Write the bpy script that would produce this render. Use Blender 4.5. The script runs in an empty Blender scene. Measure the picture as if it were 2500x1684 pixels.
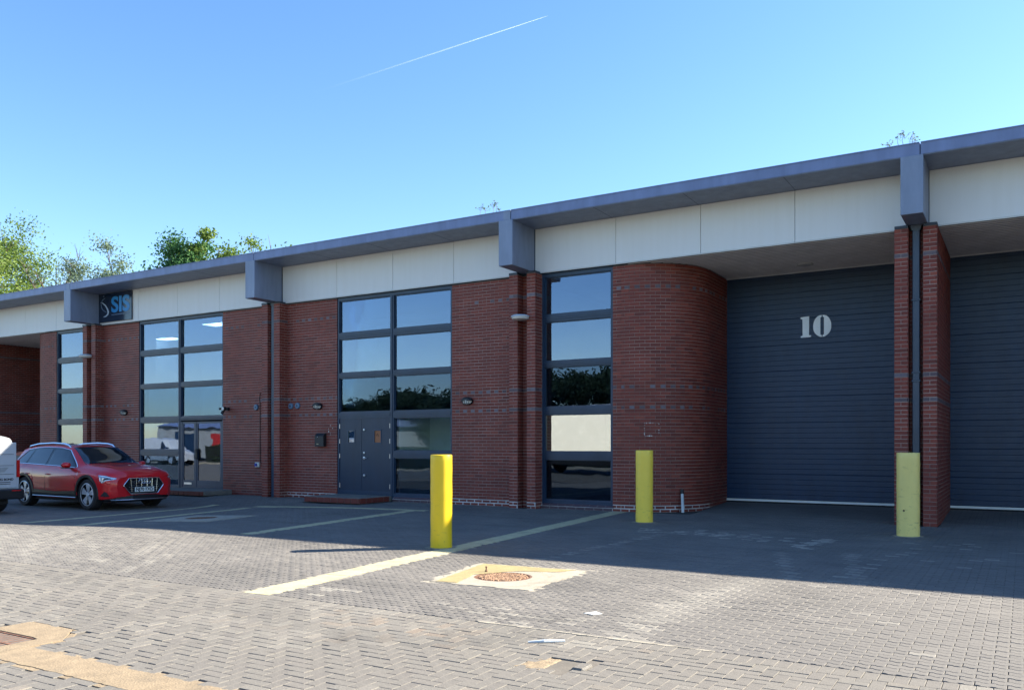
import bpy, math, random
import numpy as np
from mathutils import Vector, Matrix

# ------------------------------------------------------------------ camera, world, sun
sc = bpy.context.scene
PHI = math.atan(1250 / 2077.0)
CAMY, CAMZ = -17.2, 1.48
cam_d = bpy.data.cameras.new('camera')
cam_d.sensor_width = 36
cam_d.lens = 2077 / 2500 * 36
cam_d.shift_y = 242 / 2500
cam_d.clip_start = 0.05
cam_d.clip_end = 12000
cam = bpy.data.objects.new('camera', cam_d)
sc.collection.objects.link(cam)
cam.location = (0, CAMY, CAMZ)
cam.rotation_euler = (math.pi / 2, 0, PHI)
sc.camera = cam

SUN = Vector((1.08, 1.0, 1.0)).normalized()
world = bpy.data.worlds.new('World')
sc.world = world
world.use_nodes = True
wn, wl = world.node_tree.nodes, world.node_tree.links
wn.clear()
sky = wn.new('ShaderNodeTexSky')
sky.sky_type = 'NISHITA'
sky.sun_disc = False
sky.sun_elevation = math.asin(SUN.z)
sky.sun_rotation = math.atan2(SUN.x, SUN.y)
sky.altitude = 0
sky.air_density = 1.0
sky.dust_density = 0.25
sky.ozone_density = 2.2
bg = wn.new('ShaderNodeBackground')
bg.inputs['Strength'].default_value = 0.091
wo = wn.new('ShaderNodeOutputWorld')
hs = wn.new('ShaderNodeHueSaturation')
hs.inputs['Saturation'].default_value = 1.2
hs.inputs['Hue'].default_value = 0.505
wl.new(sky.outputs[0], hs.inputs['Color'])
wl.new(hs.outputs[0], bg.inputs[0])
wl.new(bg.outputs[0], wo.inputs[0])

sun_d = bpy.data.lights.new('sun', 'SUN')
sun_d.energy = 5.0
sun_d.angle = math.radians(0.53)
sun_d.color = (1.0, 0.93, 0.80)
sun = bpy.data.objects.new('sun', sun_d)
sc.collection.objects.link(sun)
sun.rotation_euler = SUN.to_track_quat('Z', 'Y').to_euler()
sun.location = (20, 20, 30)

sc.view_settings.view_transform = 'Standard'
sc.view_settings.look = 'None'
sc.view_settings.gamma = 1
sc.view_settings.use_curve_mapping = False
sc.view_settings.exposure = 1.8

R = random.Random(11)
NP = np.random.default_rng(5)
COL = sc.collection
pi = math.pi

# ------------------------------------------------------------------ materials
class NT:
    def __init__(s, name):
        s.m = bpy.data.materials.new(name)
        s.m.use_nodes = True
        s.n = s.m.node_tree.nodes
        s.l = s.m.node_tree.links
        s.n.clear()
        s.out = s.n.new('ShaderNodeOutputMaterial')
    def node(s, t, ins=None, **kw):
        n = s.n.new(t)
        for k, v in kw.items():
            setattr(n, k, v)
        for k, v in (ins or {}).items():
            if hasattr(v, 'is_output'):
                s.l.new(v, n.inputs[k])
            else:
                n.inputs[k].default_value = v
        return n
    def noise(s, scale, detail=4, rough=.55, vec=None, sc3=None):
        tc = s.node('ShaderNodeTexCoord')
        v = tc.outputs['Object'] if vec is None else vec
        if sc3:
            mp = s.node('ShaderNodeMapping', {'Vector': v, 'Scale': sc3})
            v = mp.outputs[0]
        return s.node('ShaderNodeTexNoise', {'Vector': v, 'Scale': scale, 'Detail': detail, 'Roughness': rough}).outputs['Fac']
    def ramp(s, fac, stops):
        r = s.node('ShaderNodeValToRGB', {'Fac': fac})
        e = r.color_ramp.elements
        while len(e) < len(stops):
            e.new(.5)
        for i, (p, c) in enumerate(stops):
            e[i].position = p
            e[i].color = (c[0], c[1], c[2], 1)
        return r.outputs['Color']
    def mix(s, fac, a, b, mode='MIX'):
        n = s.node('ShaderNodeMix', data_type='RGBA', blend_type=mode)
        for k, v in ((0, fac), (6, a), (7, b)):
            if hasattr(v, 'is_output'):
                s.l.new(v, n.inputs[k])
            elif k == 0:
                n.inputs[0].default_value = v
            else:
                n.inputs[k].default_value = (v[0], v[1], v[2], 1)
        return n.outputs[2]
    def math(s, op, a, b=0.0):
        n = s.node('ShaderNodeMath', operation=op)
        for k, v in ((0, a), (1, b)):
            if hasattr(v, 'is_output'):
                s.l.new(v, n.inputs[k])
            else:
                n.inputs[k].default_value = v
        return n.outputs[0]
    def madd(s, a, b, c):
        o = s.math('MULTIPLY_ADD', a, b)
        o.node.inputs[2].default_value = c
        return o
    def finish(s, color, rough=.6, metal=0.0, bump=None, bs=.3, bd=.01, spec=.5, coat=0.0):
        p = s.node('ShaderNodeBsdfPrincipled')
        for k, v in (('Base Color', color), ('Roughness', rough), ('Metallic', metal), ('Specular IOR Level', spec), ('Coat Weight', coat)):
            if hasattr(v, 'is_output'):
                s.l.new(v, p.inputs[k])
            elif k == 'Base Color':
                p.inputs[k].default_value = (v[0], v[1], v[2], 1)
            else:
                p.inputs[k].default_value = v
        if bump is not None:
            b = s.node('ShaderNodeBump', {'Height': bump, 'Strength': bs, 'Distance': bd})
            s.l.new(b.outputs[0], p.inputs['Normal'])
        s.l.new(p.outputs[0], s.out.inputs[0])
        return s.m

M = {}
def simple(name, col, rough=.5, metal=0.0, var=.12, nscale=3.0, bump=0.0, spec=.5, coat=0.0, gscale=60.0):
    t = NT(name)
    n = t.noise(nscale, 5)
    lo = [c * (1 - var) for c in col]
    hi = [min(1, c * (1 + var)) for c in col]
    c = t.ramp(n, [(.3, lo), (.7, hi)])
    g = t.noise(gscale, 3)
    if 'concrete' in name or 'line_' in name:
        c = t.mix(t.math('MULTIPLY', t.ramp(t.noise(2.6, 7, .7), [(.5, (0, 0, 0)), (.75, (1, 1, 1))]), .5), c, (.10, .085, .065))
        c = t.mix(.4, c, t.ramp(t.noise(70, 3, .6), [(.35, (.3, .3, .3)), (.65, (.7, .7, .7))]), 'OVERLAY')
    r = t.madd(n, .15, rough - .07)
    M[name] = t.finish(c, r, metal, g if bump else None, bump, .005, spec, coat)
    return M[name]

def attr_tint(t):
    return t.node('ShaderNodeAttribute', attribute_name='tint').outputs['Fac']

# clay brick, tint 0..1 = red range, above 1.5 = blue-grey engineering brick
t = NT('brick')
a = attr_tint(t)
red = t.ramp(a, [(0, (.16, .030, .020)), (.35, (.235, .044, .027)), (.7, (.30, .060, .036)), (1, (.36, .088, .052))])
grey = t.ramp(t.math('SUBTRACT', a, 1.5), [(0, (.10, .075, .09)), (.5, (.14, .13, .155)), (.9, (.24, .24, .29))])
c = t.mix(t.math('GREATER_THAN', a, 1.5), red, grey)
big = t.noise(.55, 4)
c = t.mix(t.math('MULTIPLY', big, .55), c, (.11, .035, .028))
c = t.mix(.25, c, t.ramp(t.noise(35, 5), [(.35, (.08, .03, .02)), (.65, (.36, .15, .10))]), 'OVERLAY')
M['brick'] = t.finish(c, .62, 0, t.noise(90, 4), .35, .004, .4)
t = NT('mortar')
c = t.ramp(t.noise(1.2, 5), [(.3, (.20, .145, .125)), (.7, (.42, .34, .30))])
M['mortar'] = t.finish(c, .9, 0, t.noise(120), .4, .003)
t = NT('limed_mortar')
c = t.ramp(t.noise(4, 5), [(.3, (.34, .32, .30)), (.55, (.62, .61, .58))])
M['limed_mortar'] = t.finish(c, .9, 0, t.noise(60), .6, .006)
t = NT('white_panel')
st = t.noise(1.0, 5, .6, sc3=(6, 1, .5))
c = t.ramp(st, [(.25, (.665, .665, .64)), (.7, (.70, .705, .69))])
M['white_panel'] = t.finish(c, .42, 0, spec=.4)
def metal_paint(name, col, rough=.42):
    t = NT(name)
    st = t.noise(1.3, 6, .6, sc3=(3, 3, .7))
    c = t.ramp(st, [(.25, [x * .76 for x in col]), (.7, [x * 1.12 for x in col])])
    M[name] = t.finish(c, t.madd(t.noise(7), .18, rough - .08), 0, t.noise(1.5, 2), .04, .02, .5)
metal_paint('fascia_metal', (.16, .205, .35))
metal_paint('bracket_metal', (.20, .245, .34))
metal_paint('frame_metal', (.011, .034, .072), .38)
metal_paint('door_metal', (.006, .030, .078), .45)
metal_paint('leaf_metal', (.007, .023, .052), .4)
metal_paint('pipe_metal', (.035, .055, .085), .4)
simple('flashing', (.02, .03, .045), .45)
simple('soffit_lining', (.50, .50, .51), .5)
simple('plaster', (.40, .44, .46), .8)
simple('dark_floor', (.10, .10, .11), .7)
simple('dark_gap', (.012, .013, .016), .8)
simple('white_trim', (.55, .55, .52), .4)
simple('black_plastic', (.012, .012, .014), .45, spec=.4)
simple('chrome', (.75, .77, .80), .18, 1.0, var=.03)
simple('steel', (0.550, 0.560, 0.580), .32, 1.0, var=.08)
simple('rim_silver', (.62, .64, .67), .35, .35, var=.05)
simple('numeral_white', (.88, .92, .93), .5, var=.05)
simple('sign_dark', (.008, .02, .045), .12, var=.1)
simple('sign_blue', (.01, .22, .52), .35, var=.05)
simple('sign_grey', (.42, .50, .58), .35, var=.05)
simple('sign_dim', (.10, .15, .22), .35, var=.05)
simple('rubber', (.018, .018, .02), .8, bump=.3)
simple('van_white', (0.468, 0.486, 0.504), .25, var=.03, coat=.4)
simple('lamp_glass', (.62, .62, .58), .2, var=.05)
simple('box_blue_grey', (.10, .17, .25), .5)
simple('socket_blue', (.01, .03, .30), .4)
simple('pvc_white', (0.550, 0.580, 0.580), .45, bump=.2, nscale=6)
simple('bin_grey', (.16, .17, .18), .5)
simple('bin_orange', (.45, .09, .03), .5)
simple('rust', (.17, .085, .05), .75, var=.4, nscale=14, bump=.7)
simple('cast_iron_gold', (.33, .20, .12), .7, var=.35, nscale=25, bump=.8)
simple('concrete', (0.255, 0.230, 0.187), .9, var=.18, nscale=5, bump=.6, gscale=90)
simple('sand_concrete', (0.259, 0.194, 0.119), .92, var=.16, nscale=7, bump=.9, gscale=70)
simple('pale_concrete', (0.330, 0.292, 0.225), .9, var=.12, nscale=6, bump=.5, gscale=90)
simple('ochre_concrete', (0.315, 0.247, 0.112), .9, var=.12, nscale=6, bump=.4)
simple('line_cream', (0.456, 0.408, 0.237), .85, var=.12, nscale=4, bump=.4)
simple('paint_white', (.62, .62, .58), .7, var=.1)
simple('sand_joint', (.135, .118, .095), .95, var=.2, nscale=8, bump=.5)
simple('dark_joint', (0.049, 0.045, 0.041), .95, var=.4, nscale=2.5, bump=.5)
simple('hatch_dark', (.02, .02, .022), .9)
simple('plate_white', (.8, .8, .74), .4, var=.03)
simple('wood_board', (.35, .14, .06), .7)
simple('road_asphalt', (0.044, 0.044, 0.044), .9, var=.2, nscale=2, bump=.7)
simple('clad_grey', (.3, .31, .31), .5)
simple('red_paint', (.45, .02, .02), .3)
simple('bark', (.10, .075, .055), .9, var=.35, nscale=6, bump=.8)
simple('chair_black', (.015, .015, .017), .5)
simple('stem_brown', (.22, .15, .08), .9)

# yellow bollard paint
def yellow(name, col, grime):
    t = NT(name)
    tc = t.node('ShaderNodeTexCoord')
    sx = t.node('ShaderNodeSeparateXYZ', {0: tc.outputs['Object']})
    low = t.node('ShaderNodeMapRange', {0: sx.outputs[2], 1: .28, 2: 0.0, 3: 0.0, 4: 1.0}).outputs[0]
    n = t.noise(14, 6, .7)
    sp = t.ramp(n, [(.60, (0, 0, 0)), (.72, (1, 1, 1))])
    f = t.math('MULTIPLY', sp, t.math('ADD', t.math('MULTIPLY', low, .7), grime))
    band = t.node('ShaderNodeMapRange', {0: sx.outputs[2], 1: .95, 2: .45, 3: 0.0, 4: 1.0}).outputs[0]
    scf = t.ramp(t.noise(5, 5, .65, sc3=(1, 1, 5)), [(.60, (0, 0, 0)), (.68, (1, 1, 1))])
    f = t.math('MAXIMUM', f, t.math('MULTIPLY', t.math('MULTIPLY', scf, band), .38 + grime * .4))
    f.node.use_clamp = True
    base = t.ramp(t.noise(2.5, 4, sc3=(1, 1, .3)), [(.3, [x * .86 for x in col]), (.7, col)])
    c = t.mix(f, base, (.14, .12, .06))
    M[name] = t.finish(c, .42, 0, t.noise(20), .15, .004, .45)
yellow('yellow_bright', (.82, .56, .012), .12)
yellow('yellow_mid', (.99, .70, .08), .12)
yellow('yellow_faded', (.86, .68, .21), .35)

# paving
def paver(name, cols, stain=(.62, .58, .50), rgh=.85, bscale=220):
    t = NT(name)
    a = attr_tint(t)
    s = t.node('ShaderNodeAttribute', attribute_name='stain').outputs['Fac']
    c = t.ramp(a, cols)
    tc = t.node('ShaderNodeTexCoord')
    big = t.noise(.7, 5, .65)
    c = t.mix(.55, c, t.ramp(big, [(.3, (.32, .32, .32)), (.7, (.70, .69, .67))]), 'OVERLAY')
    # oil drips and grime blotches
    oil = t.ramp(t.noise(1.9, 6, .62), [(.64, (0, 0, 0)), (.74, (1, 1, 1))])
    c = t.mix(t.math('MULTIPLY', oil, .55), c, (.045, .042, .038))
    trk = t.ramp(t.noise(1.0, 4, .55, sc3=(.22, 2.6, 1)), [(.52, (0, 0, 0)), (.70, (1, 1, 1))])
    c = t.mix(t.math('MULTIPLY', trk, .28), c, (.06, .057, .053))
    grit = t.ramp(t.noise(bscale, 2, .5), [(.3, (.22, .22, .22)), (.7, (.80, .80, .79))])
    c = t.mix(.6, c, grit, 'OVERLAY')
    c = t.mix(.45, c, t.ramp(t.noise(75, 3, .6), [(.35, (.32, .32, .32)), (.65, (.68, .68, .67))]), 'OVERLAY')
    c = t.mix(s, c, stain)
    M[name] = t.finish(c, rgh, 0, t.noise(bscale * 1.2, 2), .5, .003, .35)
paver('paver_grey', [(0, (.122, .113, .104)), (.5, (.144, .133, .121)), (1, (.170, .156, .139))], (.38, .35, .29))
paver('paver_brown', [(0, (.134, .124, .110)), (.3, (.156, .142, .125)), (.6, (.166, .153, .133)), (1, (.195, .155, .12))], (.38, .35, .29))

# far paving: block pattern in the material only
t = NT('paving_far')
tc = t.node('ShaderNodeTexCoord')
br = t.node('ShaderNodeTexBrick', {'Vector': tc.outputs['Object'], 'Color1': (.15, .14, .124, 1), 'Color2': (.128, .12, .107, 1), 'Mortar': (.05, .047, .042, 1), 'Scale': 1.0, 'Mortar Size': .004, 'Brick Width': .2, 'Row Height': .1})
c = t.mix(.5, br.outputs['Color'], t.ramp(t.noise(.7, 5, .65), [(.3, (.32, .32, .32)), (.7, (.70, .69, .67))]), 'OVERLAY')
M['paving_far'] = t.finish(c, .88, 0, t.noise(120), .4, .003)

# glass: reflective coated pane
def glass(name, tint, base, top=1.0, wav=.02, gcol=(.58, .68, .86)):
    t = NT(name)
    fr = t.node('ShaderNodeFresnel', {'IOR': 1.5}).outputs[0]
    fac = t.madd(fr, top, base)
    fac.node.use_clamp = True
    tr = t.node('ShaderNodeBsdfTransparent', {'Color': (*tint, 1)})
    b = t.node('ShaderNodeBump', {'Height': t.noise(1.1, 2, .4), 'Strength': wav, 'Distance': .1})
    gl = t.node('ShaderNodeBsdfGlossy', {'Color': (*gcol, 1), 'Roughness': .0, 'Normal': b.outputs[0]})
    mx = t.node('ShaderNodeMixShader', {0: fac, 1: tr.outputs[0], 2: gl.outputs[0]})
    t.l.new(mx.outputs[0], t.out.inputs[0])
    M[name] = t.m
glass('window_glass', (.42, .52, .56), .15, .7, .03)
glass('tinted_glass', (.34, .46, .52), .06, .45, .03, (.46, .60, .86))
glass('mirror_glass', (.5, .58, .6), .42, .8, .03, (.86, .85, .76))
glass('clear_glass', (.8, .88, .88), .05, .5, .02)
glass('low_glass', (.5, .58, .6), .16, .8, .03)

t = NT('car_glass')
M['car_glass'] = t.finish((.010, .014, .018), .03, 0, spec=.9)
t = NT('car_red')
fl = t.ramp(t.noise(2, 2), [(.3, (.55, .008, .014)), (.7, (.60, .010, .016))])
M['car_red'] = t.finish(fl, .38, .0, spec=.3, coat=.8)
t = NT('dark_glossy')
M['dark_glossy'] = t.finish((.012, .013, .015), .2)
t = NT('headlamp')
M['headlamp'] = t.finish((.30, .36, .42), .08, .6, spec=.8, coat=1.0)
t = NT('headlamp_bright')
M['headlamp_bright'] = t.finish((.85, .88, .9), .1, .3, coat=1.0)
t = NT('tail_red')
M['tail_red'] = t.finish((.5, .01, .01), .15, coat=1.0)
t = NT('lit_diffuser')
em = t.node('ShaderNodeEmission', {'Color': (1, .97, .88, 1), 'Strength': 9.0})
t.l.new(em.outputs[0], t.out.inputs[0]); M['lit_diffuser'] = t.m
t = NT('trail_vapour')
tc = t.node('ShaderNodeTexCoord')
sx = t.node('ShaderNodeSeparateXYZ', {0: tc.outputs['Object']})
g = t.node('ShaderNodeMapRange', {0: sx.outputs[0], 1: 0.0, 2: 900.0, 3: .0, 4: 1.0}).outputs[0]
g = t.math('MULTIPLY', t.math('POWER', g, 1.8), .32)
lw = t.node('ShaderNodeLayerWeight', {'Blend': .5}).outputs['Facing']
core = t.math('POWER', t.math('SUBTRACT', 1.0, lw), 1.5)
f = t.math('MULTIPLY', t.math('MULTIPLY', g, core), t.madd(t.noise(.03, 4), .5, .55))
tr = t.node('ShaderNodeBsdfTransparent')
df = t.node('ShaderNodeBsdfTranslucent', {'Color': (.95, .95, .95, 1)})
dd = t.node('ShaderNodeBsdfDiffuse', {'Color': (.95, .95, .95, 1)})
ad = t.node('ShaderNodeAddShader', {0: df.outputs[0], 1: dd.outputs[0]})
mx = t.node('ShaderNodeMixShader', {0: f, 1: tr.outputs[0], 2: ad.outputs[0]})
t.l.new(mx.outputs[0], t.out.inputs[0]); M['trail_vapour'] = t.m

def leafmat(name, c0, c1, c2):
    t = NT(name)
    a = attr_tint(t)
    c = t.ramp(a, [(0, c0), (.5, c1), (1, c2)])
    p = t.node('ShaderNodeBsdfPrincipled', {'Base Color': c, 'Roughness': .6, 'Specular IOR Level': .3})
    tr = t.node('ShaderNodeBsdfTranslucent', {'Color': c})
    mx = t.node('ShaderNodeMixShader', {0: .4, 1: p.outputs[0], 2: tr.outputs[0]})
    t.l.new(mx.outputs[0], t.out.inputs[0]); M[name] = t.m
leafmat('leaf_yellow', (.05, .10, .02), (.14, .22, .04), (.24, .32, .07))
leafmat('leaf_green', (.03, .09, .03), (.07, .18, .055), (.13, .27, .085))
leafmat('leaf_olive', (.05, .07, .025), (.10, .13, .05), (.17, .18, .08))
leafmat('leaf_grey', (.08, .12, .08), (.14, .20, .12), (.22, .29, .17))
leafmat('leaf_dark', (.02, .04, .02), (.035, .06, .03), (.055, .085, .04))

# ------------------------------------------------------------------ mesh helpers
class MB:
    def __init__(s):
        s.v = []; s.f = []; s.mi = []; s.t = []
    def add(s, vs, fs, mi=0, tint=.5):
        o = len(s.v)
        s.v += [tuple(v) for v in vs]
        for f in fs:
            s.f.append(tuple(i + o for i in f)); s.mi.append(mi); s.t.append(tint)
    def box(s, x0, x1, y0, y1, z0, z1, mi=0, tint=.5):
        s.add([(x0, y0, z0), (x1, y0, z0), (x1, y1, z0), (x0, y1, z0), (x0, y0, z1), (x1, y0, z1), (x1, y1, z1), (x0, y1, z1)],
              [(0, 3, 2, 1), (4, 5, 6, 7), (0, 1, 5, 4), (1, 2, 6, 5), (2, 3, 7, 6), (3, 0, 4, 7)], mi, tint)
    def cbox(s, x0, x1, y0, y1, z0, z1, c=.01, mi=0):
        # box with chamfered edges
        vs = []
        for (z, i) in ((z0, c), (z0 + c, 0), (z1 - c, 0), (z1, c)):
            vs += [(x0 + c + i * 0, y0 + i, z), (x1 - c, y0 + i, z), (x1 - i, y0 + c, z), (x1 - i, y1 - c, z), (x1 - c, y1 - i, z), (x0 + c, y1 - i, z), (x0 + i, y1 - c, z), (x0 + i, y0 + c, z)]
        fs = [tuple(reversed(range(8))), tuple(range(24, 32))]
        for k in range(3):
            for j in range(8):
                a, b = k * 8 + j, k * 8 + (j + 1) % 8
                fs.append((a, b, b + 8, a + 8))
        s.add(vs, fs, mi)
    def prism(s, poly, z0, z1, mi=0, tint=.5):
        n = len(poly)
        vs = [(x, y, z0) for x, y in poly] + [(x, y, z1) for x, y in poly]
        fs = [tuple(reversed(range(n))), tuple(range(n, 2 * n))] + [(i, (i + 1) % n, n + (i + 1) % n, n + i) for i in range(n)]
        s.add(vs, fs, mi, tint)
    def extr(s, pts3, d, mi=0, tint=.5):
        n = len(pts3); d = Vector(d)
        vs = [Vector(p) for p in pts3] + [Vector(p) + d for p in pts3]
        fs = [tuple(range(n)), tuple(reversed(range(n, 2 * n)))] + [(i, n + i, n + (i + 1) % n, (i + 1) % n) for i in range(n)]
        s.add(vs, fs, mi, tint)
    def tube(s, pts, rs, n=8, mi=0, caps=True, tint=.5):
        pts = [Vector(p) for p in pts]
        if not hasattr(rs, '__len__'):
            rs = [rs] * len(pts)
        vs = []; fs = []
        up = Vector((0, 0, 1))
        for i, p in enumerate(pts):
            d = (pts[min(i + 1, len(pts) - 1)] - pts[max(i - 1, 0)])
            if d.length < 1e-9: d = Vector((0, 0, 1))
            d.normalize()
            u = d.cross(up)
            if u.length < .05: u = d.cross(Vector((1, 0, 0)))
            u.normalize(); w = d.cross(u)
            for k in range(n):
                a = 2 * pi * k / n
                vs.append(p + (u * math.cos(a) + w * math.sin(a)) * rs[i])
        for i in range(len(pts) - 1):
            for k in range(n):
                a, b = i * n + k, i * n + (k + 1) % n
                fs.append((a, b, b + n, a + n))
        if caps:
            fs.append(tuple(range(n)))
            fs.append(tuple(reversed(range((len(pts) - 1) * n, len(pts) * n))))
        s.add(vs, fs, mi, tint)
    def lathe(s, prof, c=(0, 0, 0), axis='z', n=24, mi=0, cap=True):
        vs = []; fs = []
        for (r, h) in prof:
            for k in range(n):
                a = 2 * pi * k / n
                x, y = r * math.cos(a), r * math.sin(a)
                p = {'z': (x, y, h), 'y': (x, h, y), 'x': (h, x, y)}[axis]
                vs.append((p[0] + c[0], p[1] + c[1], p[2] + c[2]))
        for i in range(len(prof) - 1):
            for k in range(n):
                a, b = i * n + k, i * n + (k + 1) % n
                fs.append((a, b, b + n, a + n))
        if cap:
            fs.append(tuple(reversed(range(n))))
            fs.append(tuple(range((len(prof) - 1) * n, len(prof) * n)))
        s.add(vs, fs, mi)
    def build(s, name, mats, parent=None, smooth=False, off=None):
        if off is None:
            off = offset_of(parent)
        me = bpy.data.meshes.new(name)
        me.from_pydata([(v[0] - off[0], v[1] - off[1], v[2] - off[2]) for v in s.v], [], s.f)
        if isinstance(mats, str): mats = [mats]
        for m in mats: me.materials.append(M[m])
        if len(mats) > 1: me.polygons.foreach_set('material_index', s.mi)
        at = me.attributes.new('tint', 'FLOAT', 'FACE')
        at.data.foreach_set('value', s.t)
        if smooth:
            smooth_angle(me, smooth)
        me.update()
        o = bpy.data.objects.new(name, me)
        COL.objects.link(o)
        if parent: o.parent = parent
        return o

def smooth_angle(me, ang=35):
    me.polygons.foreach_set('use_smooth', [True] * len(me.polygons))
    if hasattr(me, 'set_sharp_from_angle'):
        me.set_sharp_from_angle(angle=math.radians(ang if ang is not True else 35))

LOCAL = {}
def offset_of(p):
    while p is not None and p.parent is not None:
        p = p.parent
    if p is None: return (0, 0, 0)
    return LOCAL.get(p.name, tuple(p.location))

def thing(name, label, cat, loc=(0, 0, 0), rz=0, group=None, local=False):
    o = bpy.data.objects.new(name, None)
    o.empty_display_size = .2
    COL.objects.link(o)
    o.location = loc; o.rotation_euler = (0, 0, rz)
    if local: LOCAL[o.name] = (0, 0, 0)
    tag(o, label, cat, group)
    return o
def tag(o, label=None, cat=None, group=None, kind=None):
    if label: o['label'] = label
    if cat: o['category'] = cat
    if group: o['group'] = group
    if kind: o['kind'] = kind
    return o
def dup(root, loc, rz=None, label=None, group=None):
    def cp(o, par):
        c = o.copy(); COL.objects.link(c)
        if par: c.parent = par
        for ch in list(o.children): cp(ch, c)
        return c
    r = cp(root, None)
    r.location = loc
    if rz is not None: r.rotation_euler = (0, 0, rz)
    if label: r['label'] = label
    if group: r['group'] = group
    if root.name in LOCAL: LOCAL[r.name] = (0, 0, 0)
    return r
def share(name, me, parent, loc):
    o = bpy.data.objects.new(name, me)
    COL.objects.link(o); o.parent = parent
    o.location = loc
    return o

def tiles(name, tv, tf, T, mats, parent=None, tint=None, stain=None, off=(0, 0, 0)):
    """many copies of one template (tv verts, tf faces) joined into one mesh; T = Nx4x3 affine rows"""
    tv = np.array(tv, float); nv = len(tv); N = len(T)
    P = np.einsum('vi,nij->nvj', tv, T[:, :3, :]) + T[:, 3, :][:, None, :]
    P = P.reshape(-1, 3) - np.array(off)
    lens = np.array([len(f) for f in tf]); flat = np.concatenate([np.array(f) for f in tf])
    loops = (flat[None, :] + (np.arange(N) * nv)[:, None]).ravel()
    tot = np.tile(lens, N); start = np.concatenate([[0], np.cumsum(tot)[:-1]])
    me = bpy.data.meshes.new(name)
    me.vertices.add(len(P)); me.vertices.foreach_set('co', P.ravel())
    me.loops.add(len(loops)); me.loops.foreach_set('vertex_index', loops.astype(np.int32))
    me.polygons.add(len(tot)); me.polygons.foreach_set('loop_start', start.astype(np.int32))
    me.polygons.foreach_set('loop_total', tot.astype(np.int32))
    me.shade_flat()
    if isinstance(mats, str): mats = [mats]
    for m in mats: me.materials.append(M[m])
    nf = len(tf)
    for nm, arr in (('tint', tint), ('stain', stain)):
        if arr is not None:
            at = me.attributes.new(nm, 'FLOAT', 'FACE')
            at.data.foreach_set('value', np.repeat(np.asarray(arr, float), nf).astype(np.float32))
    me.update(calc_edges=True); me.validate()
    o = bpy.data.objects.new(name, me); COL.objects.link(o)
    if parent: o.parent = parent
    return o

def affine(N):
    T = np.zeros((N, 4, 3)); T[:, 0, 0] = 1; T[:, 1, 1] = 1; T[:, 2, 2] = 1
    return T

def text_mesh(s, size, name='lettering', bold=0.0):
    cu = bpy.data.curves.new(name, 'FONT')
    cu.body = s; cu.size = size; cu.extrude = .003; cu.offset = bold
    cu.align_x = 'CENTER'; cu.align_y = 'CENTER'
    o = bpy.data.objects.new('tmp', cu); COL.objects.link(o)
    dg = bpy.context.evaluated_depsgraph_get()
    me = bpy.data.meshes.new_from_object(o.evaluated_get(dg))
    bpy.data.objects.remove(o)
    return me

# ------------------------------------------------------------------ ground
XL = lambda y: -1.887 * (y + 17.2)        # left edge of view on the ground
ground = MB()
ground.box(-700, 700, -700, 700, -.7, -.26)
g0 = ground.build('ground', 'road_asphalt'); tag(g0, kind='structure')

forecourt = bpy.data.objects.new('forecourt', None); COL.objects.link(forecourt); tag(forecourt, kind='structure')
road = bpy.data.objects.new('road', None); COL.objects.link(road); tag(road, kind='structure')

# areas kept clear of blocks (things let into the paving)
MH1 = [(-5.50, -9.80), (-4.30, -9.74), (-4.36, -8.22), (-5.80, -8.34)]
MH2 = [(-14.85, -6.46), (-13.50, -6.20), (-13.82, -4.75), (-15.2, -5.05)]
def linepts(p0, p1, w):
    d = Vector((p1[0] - p0[0], p1[1] - p0[1])); n = Vector((d.y, -d.x)).normalized() * w / 2
    return [(p0[0] - n.x, p0[1] - n.y), (p0[0] + n.x, p0[1] + n.y), (p1[0] + n.x, p1[1] + n.y), (p1[0] - n.x, p1[1] - n.y)]
LINES = [((-6.52, -11.30), (-7.62, .02), .32, 'first'), ((-10.98, -7.45), (-11.72, -2.05), .25, 's'), ((-15.36, -7.62), (-16.36, -2.62), .25, 's'),
         ((-16.4, -2.35), (-11.4, -1.95), .22, 's'), ((-17.45, -7.5), (-18.0, -2.2), .2, 's')]
HOLE = [(-2.90, -12.28), (-2.86, -12.02), (-2.62, -12.00), (-2.46, -11.92), (-2.42, -12.06), (-2.50, -12.26)]
STRIP = [(-6.25, -14.0), (6, -14.0), (6, -13.69), (-6.25, -13.69)]
GULLY = [(-7.1, -14.05), (-6.25, -14.05), (-6.25, -13.2), (-7.1, -13.2)]
def sst(a, b, x):
    t_ = np.clip((np.asarray(x, float) - a) / (b - a), 0, 1); return t_ * t_ * (3 - 2 * t_)
def gz(x, y):
    # the forecourt falls towards a low spot on the left
    return -.14 * sst(-12.5, -19, x) * sst(-.4, -3.2, y) * (1 - sst(-8.5, -11.2, y))
def sheet(mb, x0, x1, y0, y1, z, st=.6):
    nx_, ny_ = max(1, int((x1 - x0) / st)), max(1, int((y1 - y0) / st))
    vs = []; fs = []
    for j in range(ny_ + 1):
        for i in range(nx_ + 1):
            x, y = x0 + (x1 - x0) * i / nx_, y0 + (y1 - y0) * j / ny_; vs.append((x, y, z + float(gz(x, y))))
    for j in range(ny_):
        for i in range(nx_):
            a = j * (nx_ + 1) + i; fs.append((a, a + 1, a + nx_ + 2, a + nx_ + 1))
    mb.add(vs, fs)
def inside(X, Y, poly):
    r = np.zeros(len(X), bool); n = len(poly)
    for i in range(n):
        x0, y0 = poly[i]; x1, y1 = poly[(i + 1) % n]
        c = ((y0 > Y) != (y1 > Y)) & (X < (x1 - x0) * (Y - y0) / (y1 - y0 + 1e-12) + x0)
        r ^= c
    return r
CLEAR = [MH1, MH2] + [linepts(a, b, w) for a, b, w, k in LINES]
BOL = [(-7.16, -7.27, .155, 1.33), (-6.19, -2.03, .163, 1.365), (-1.60, -2.155, .172, 1.345)]
YB = -11.25

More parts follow.
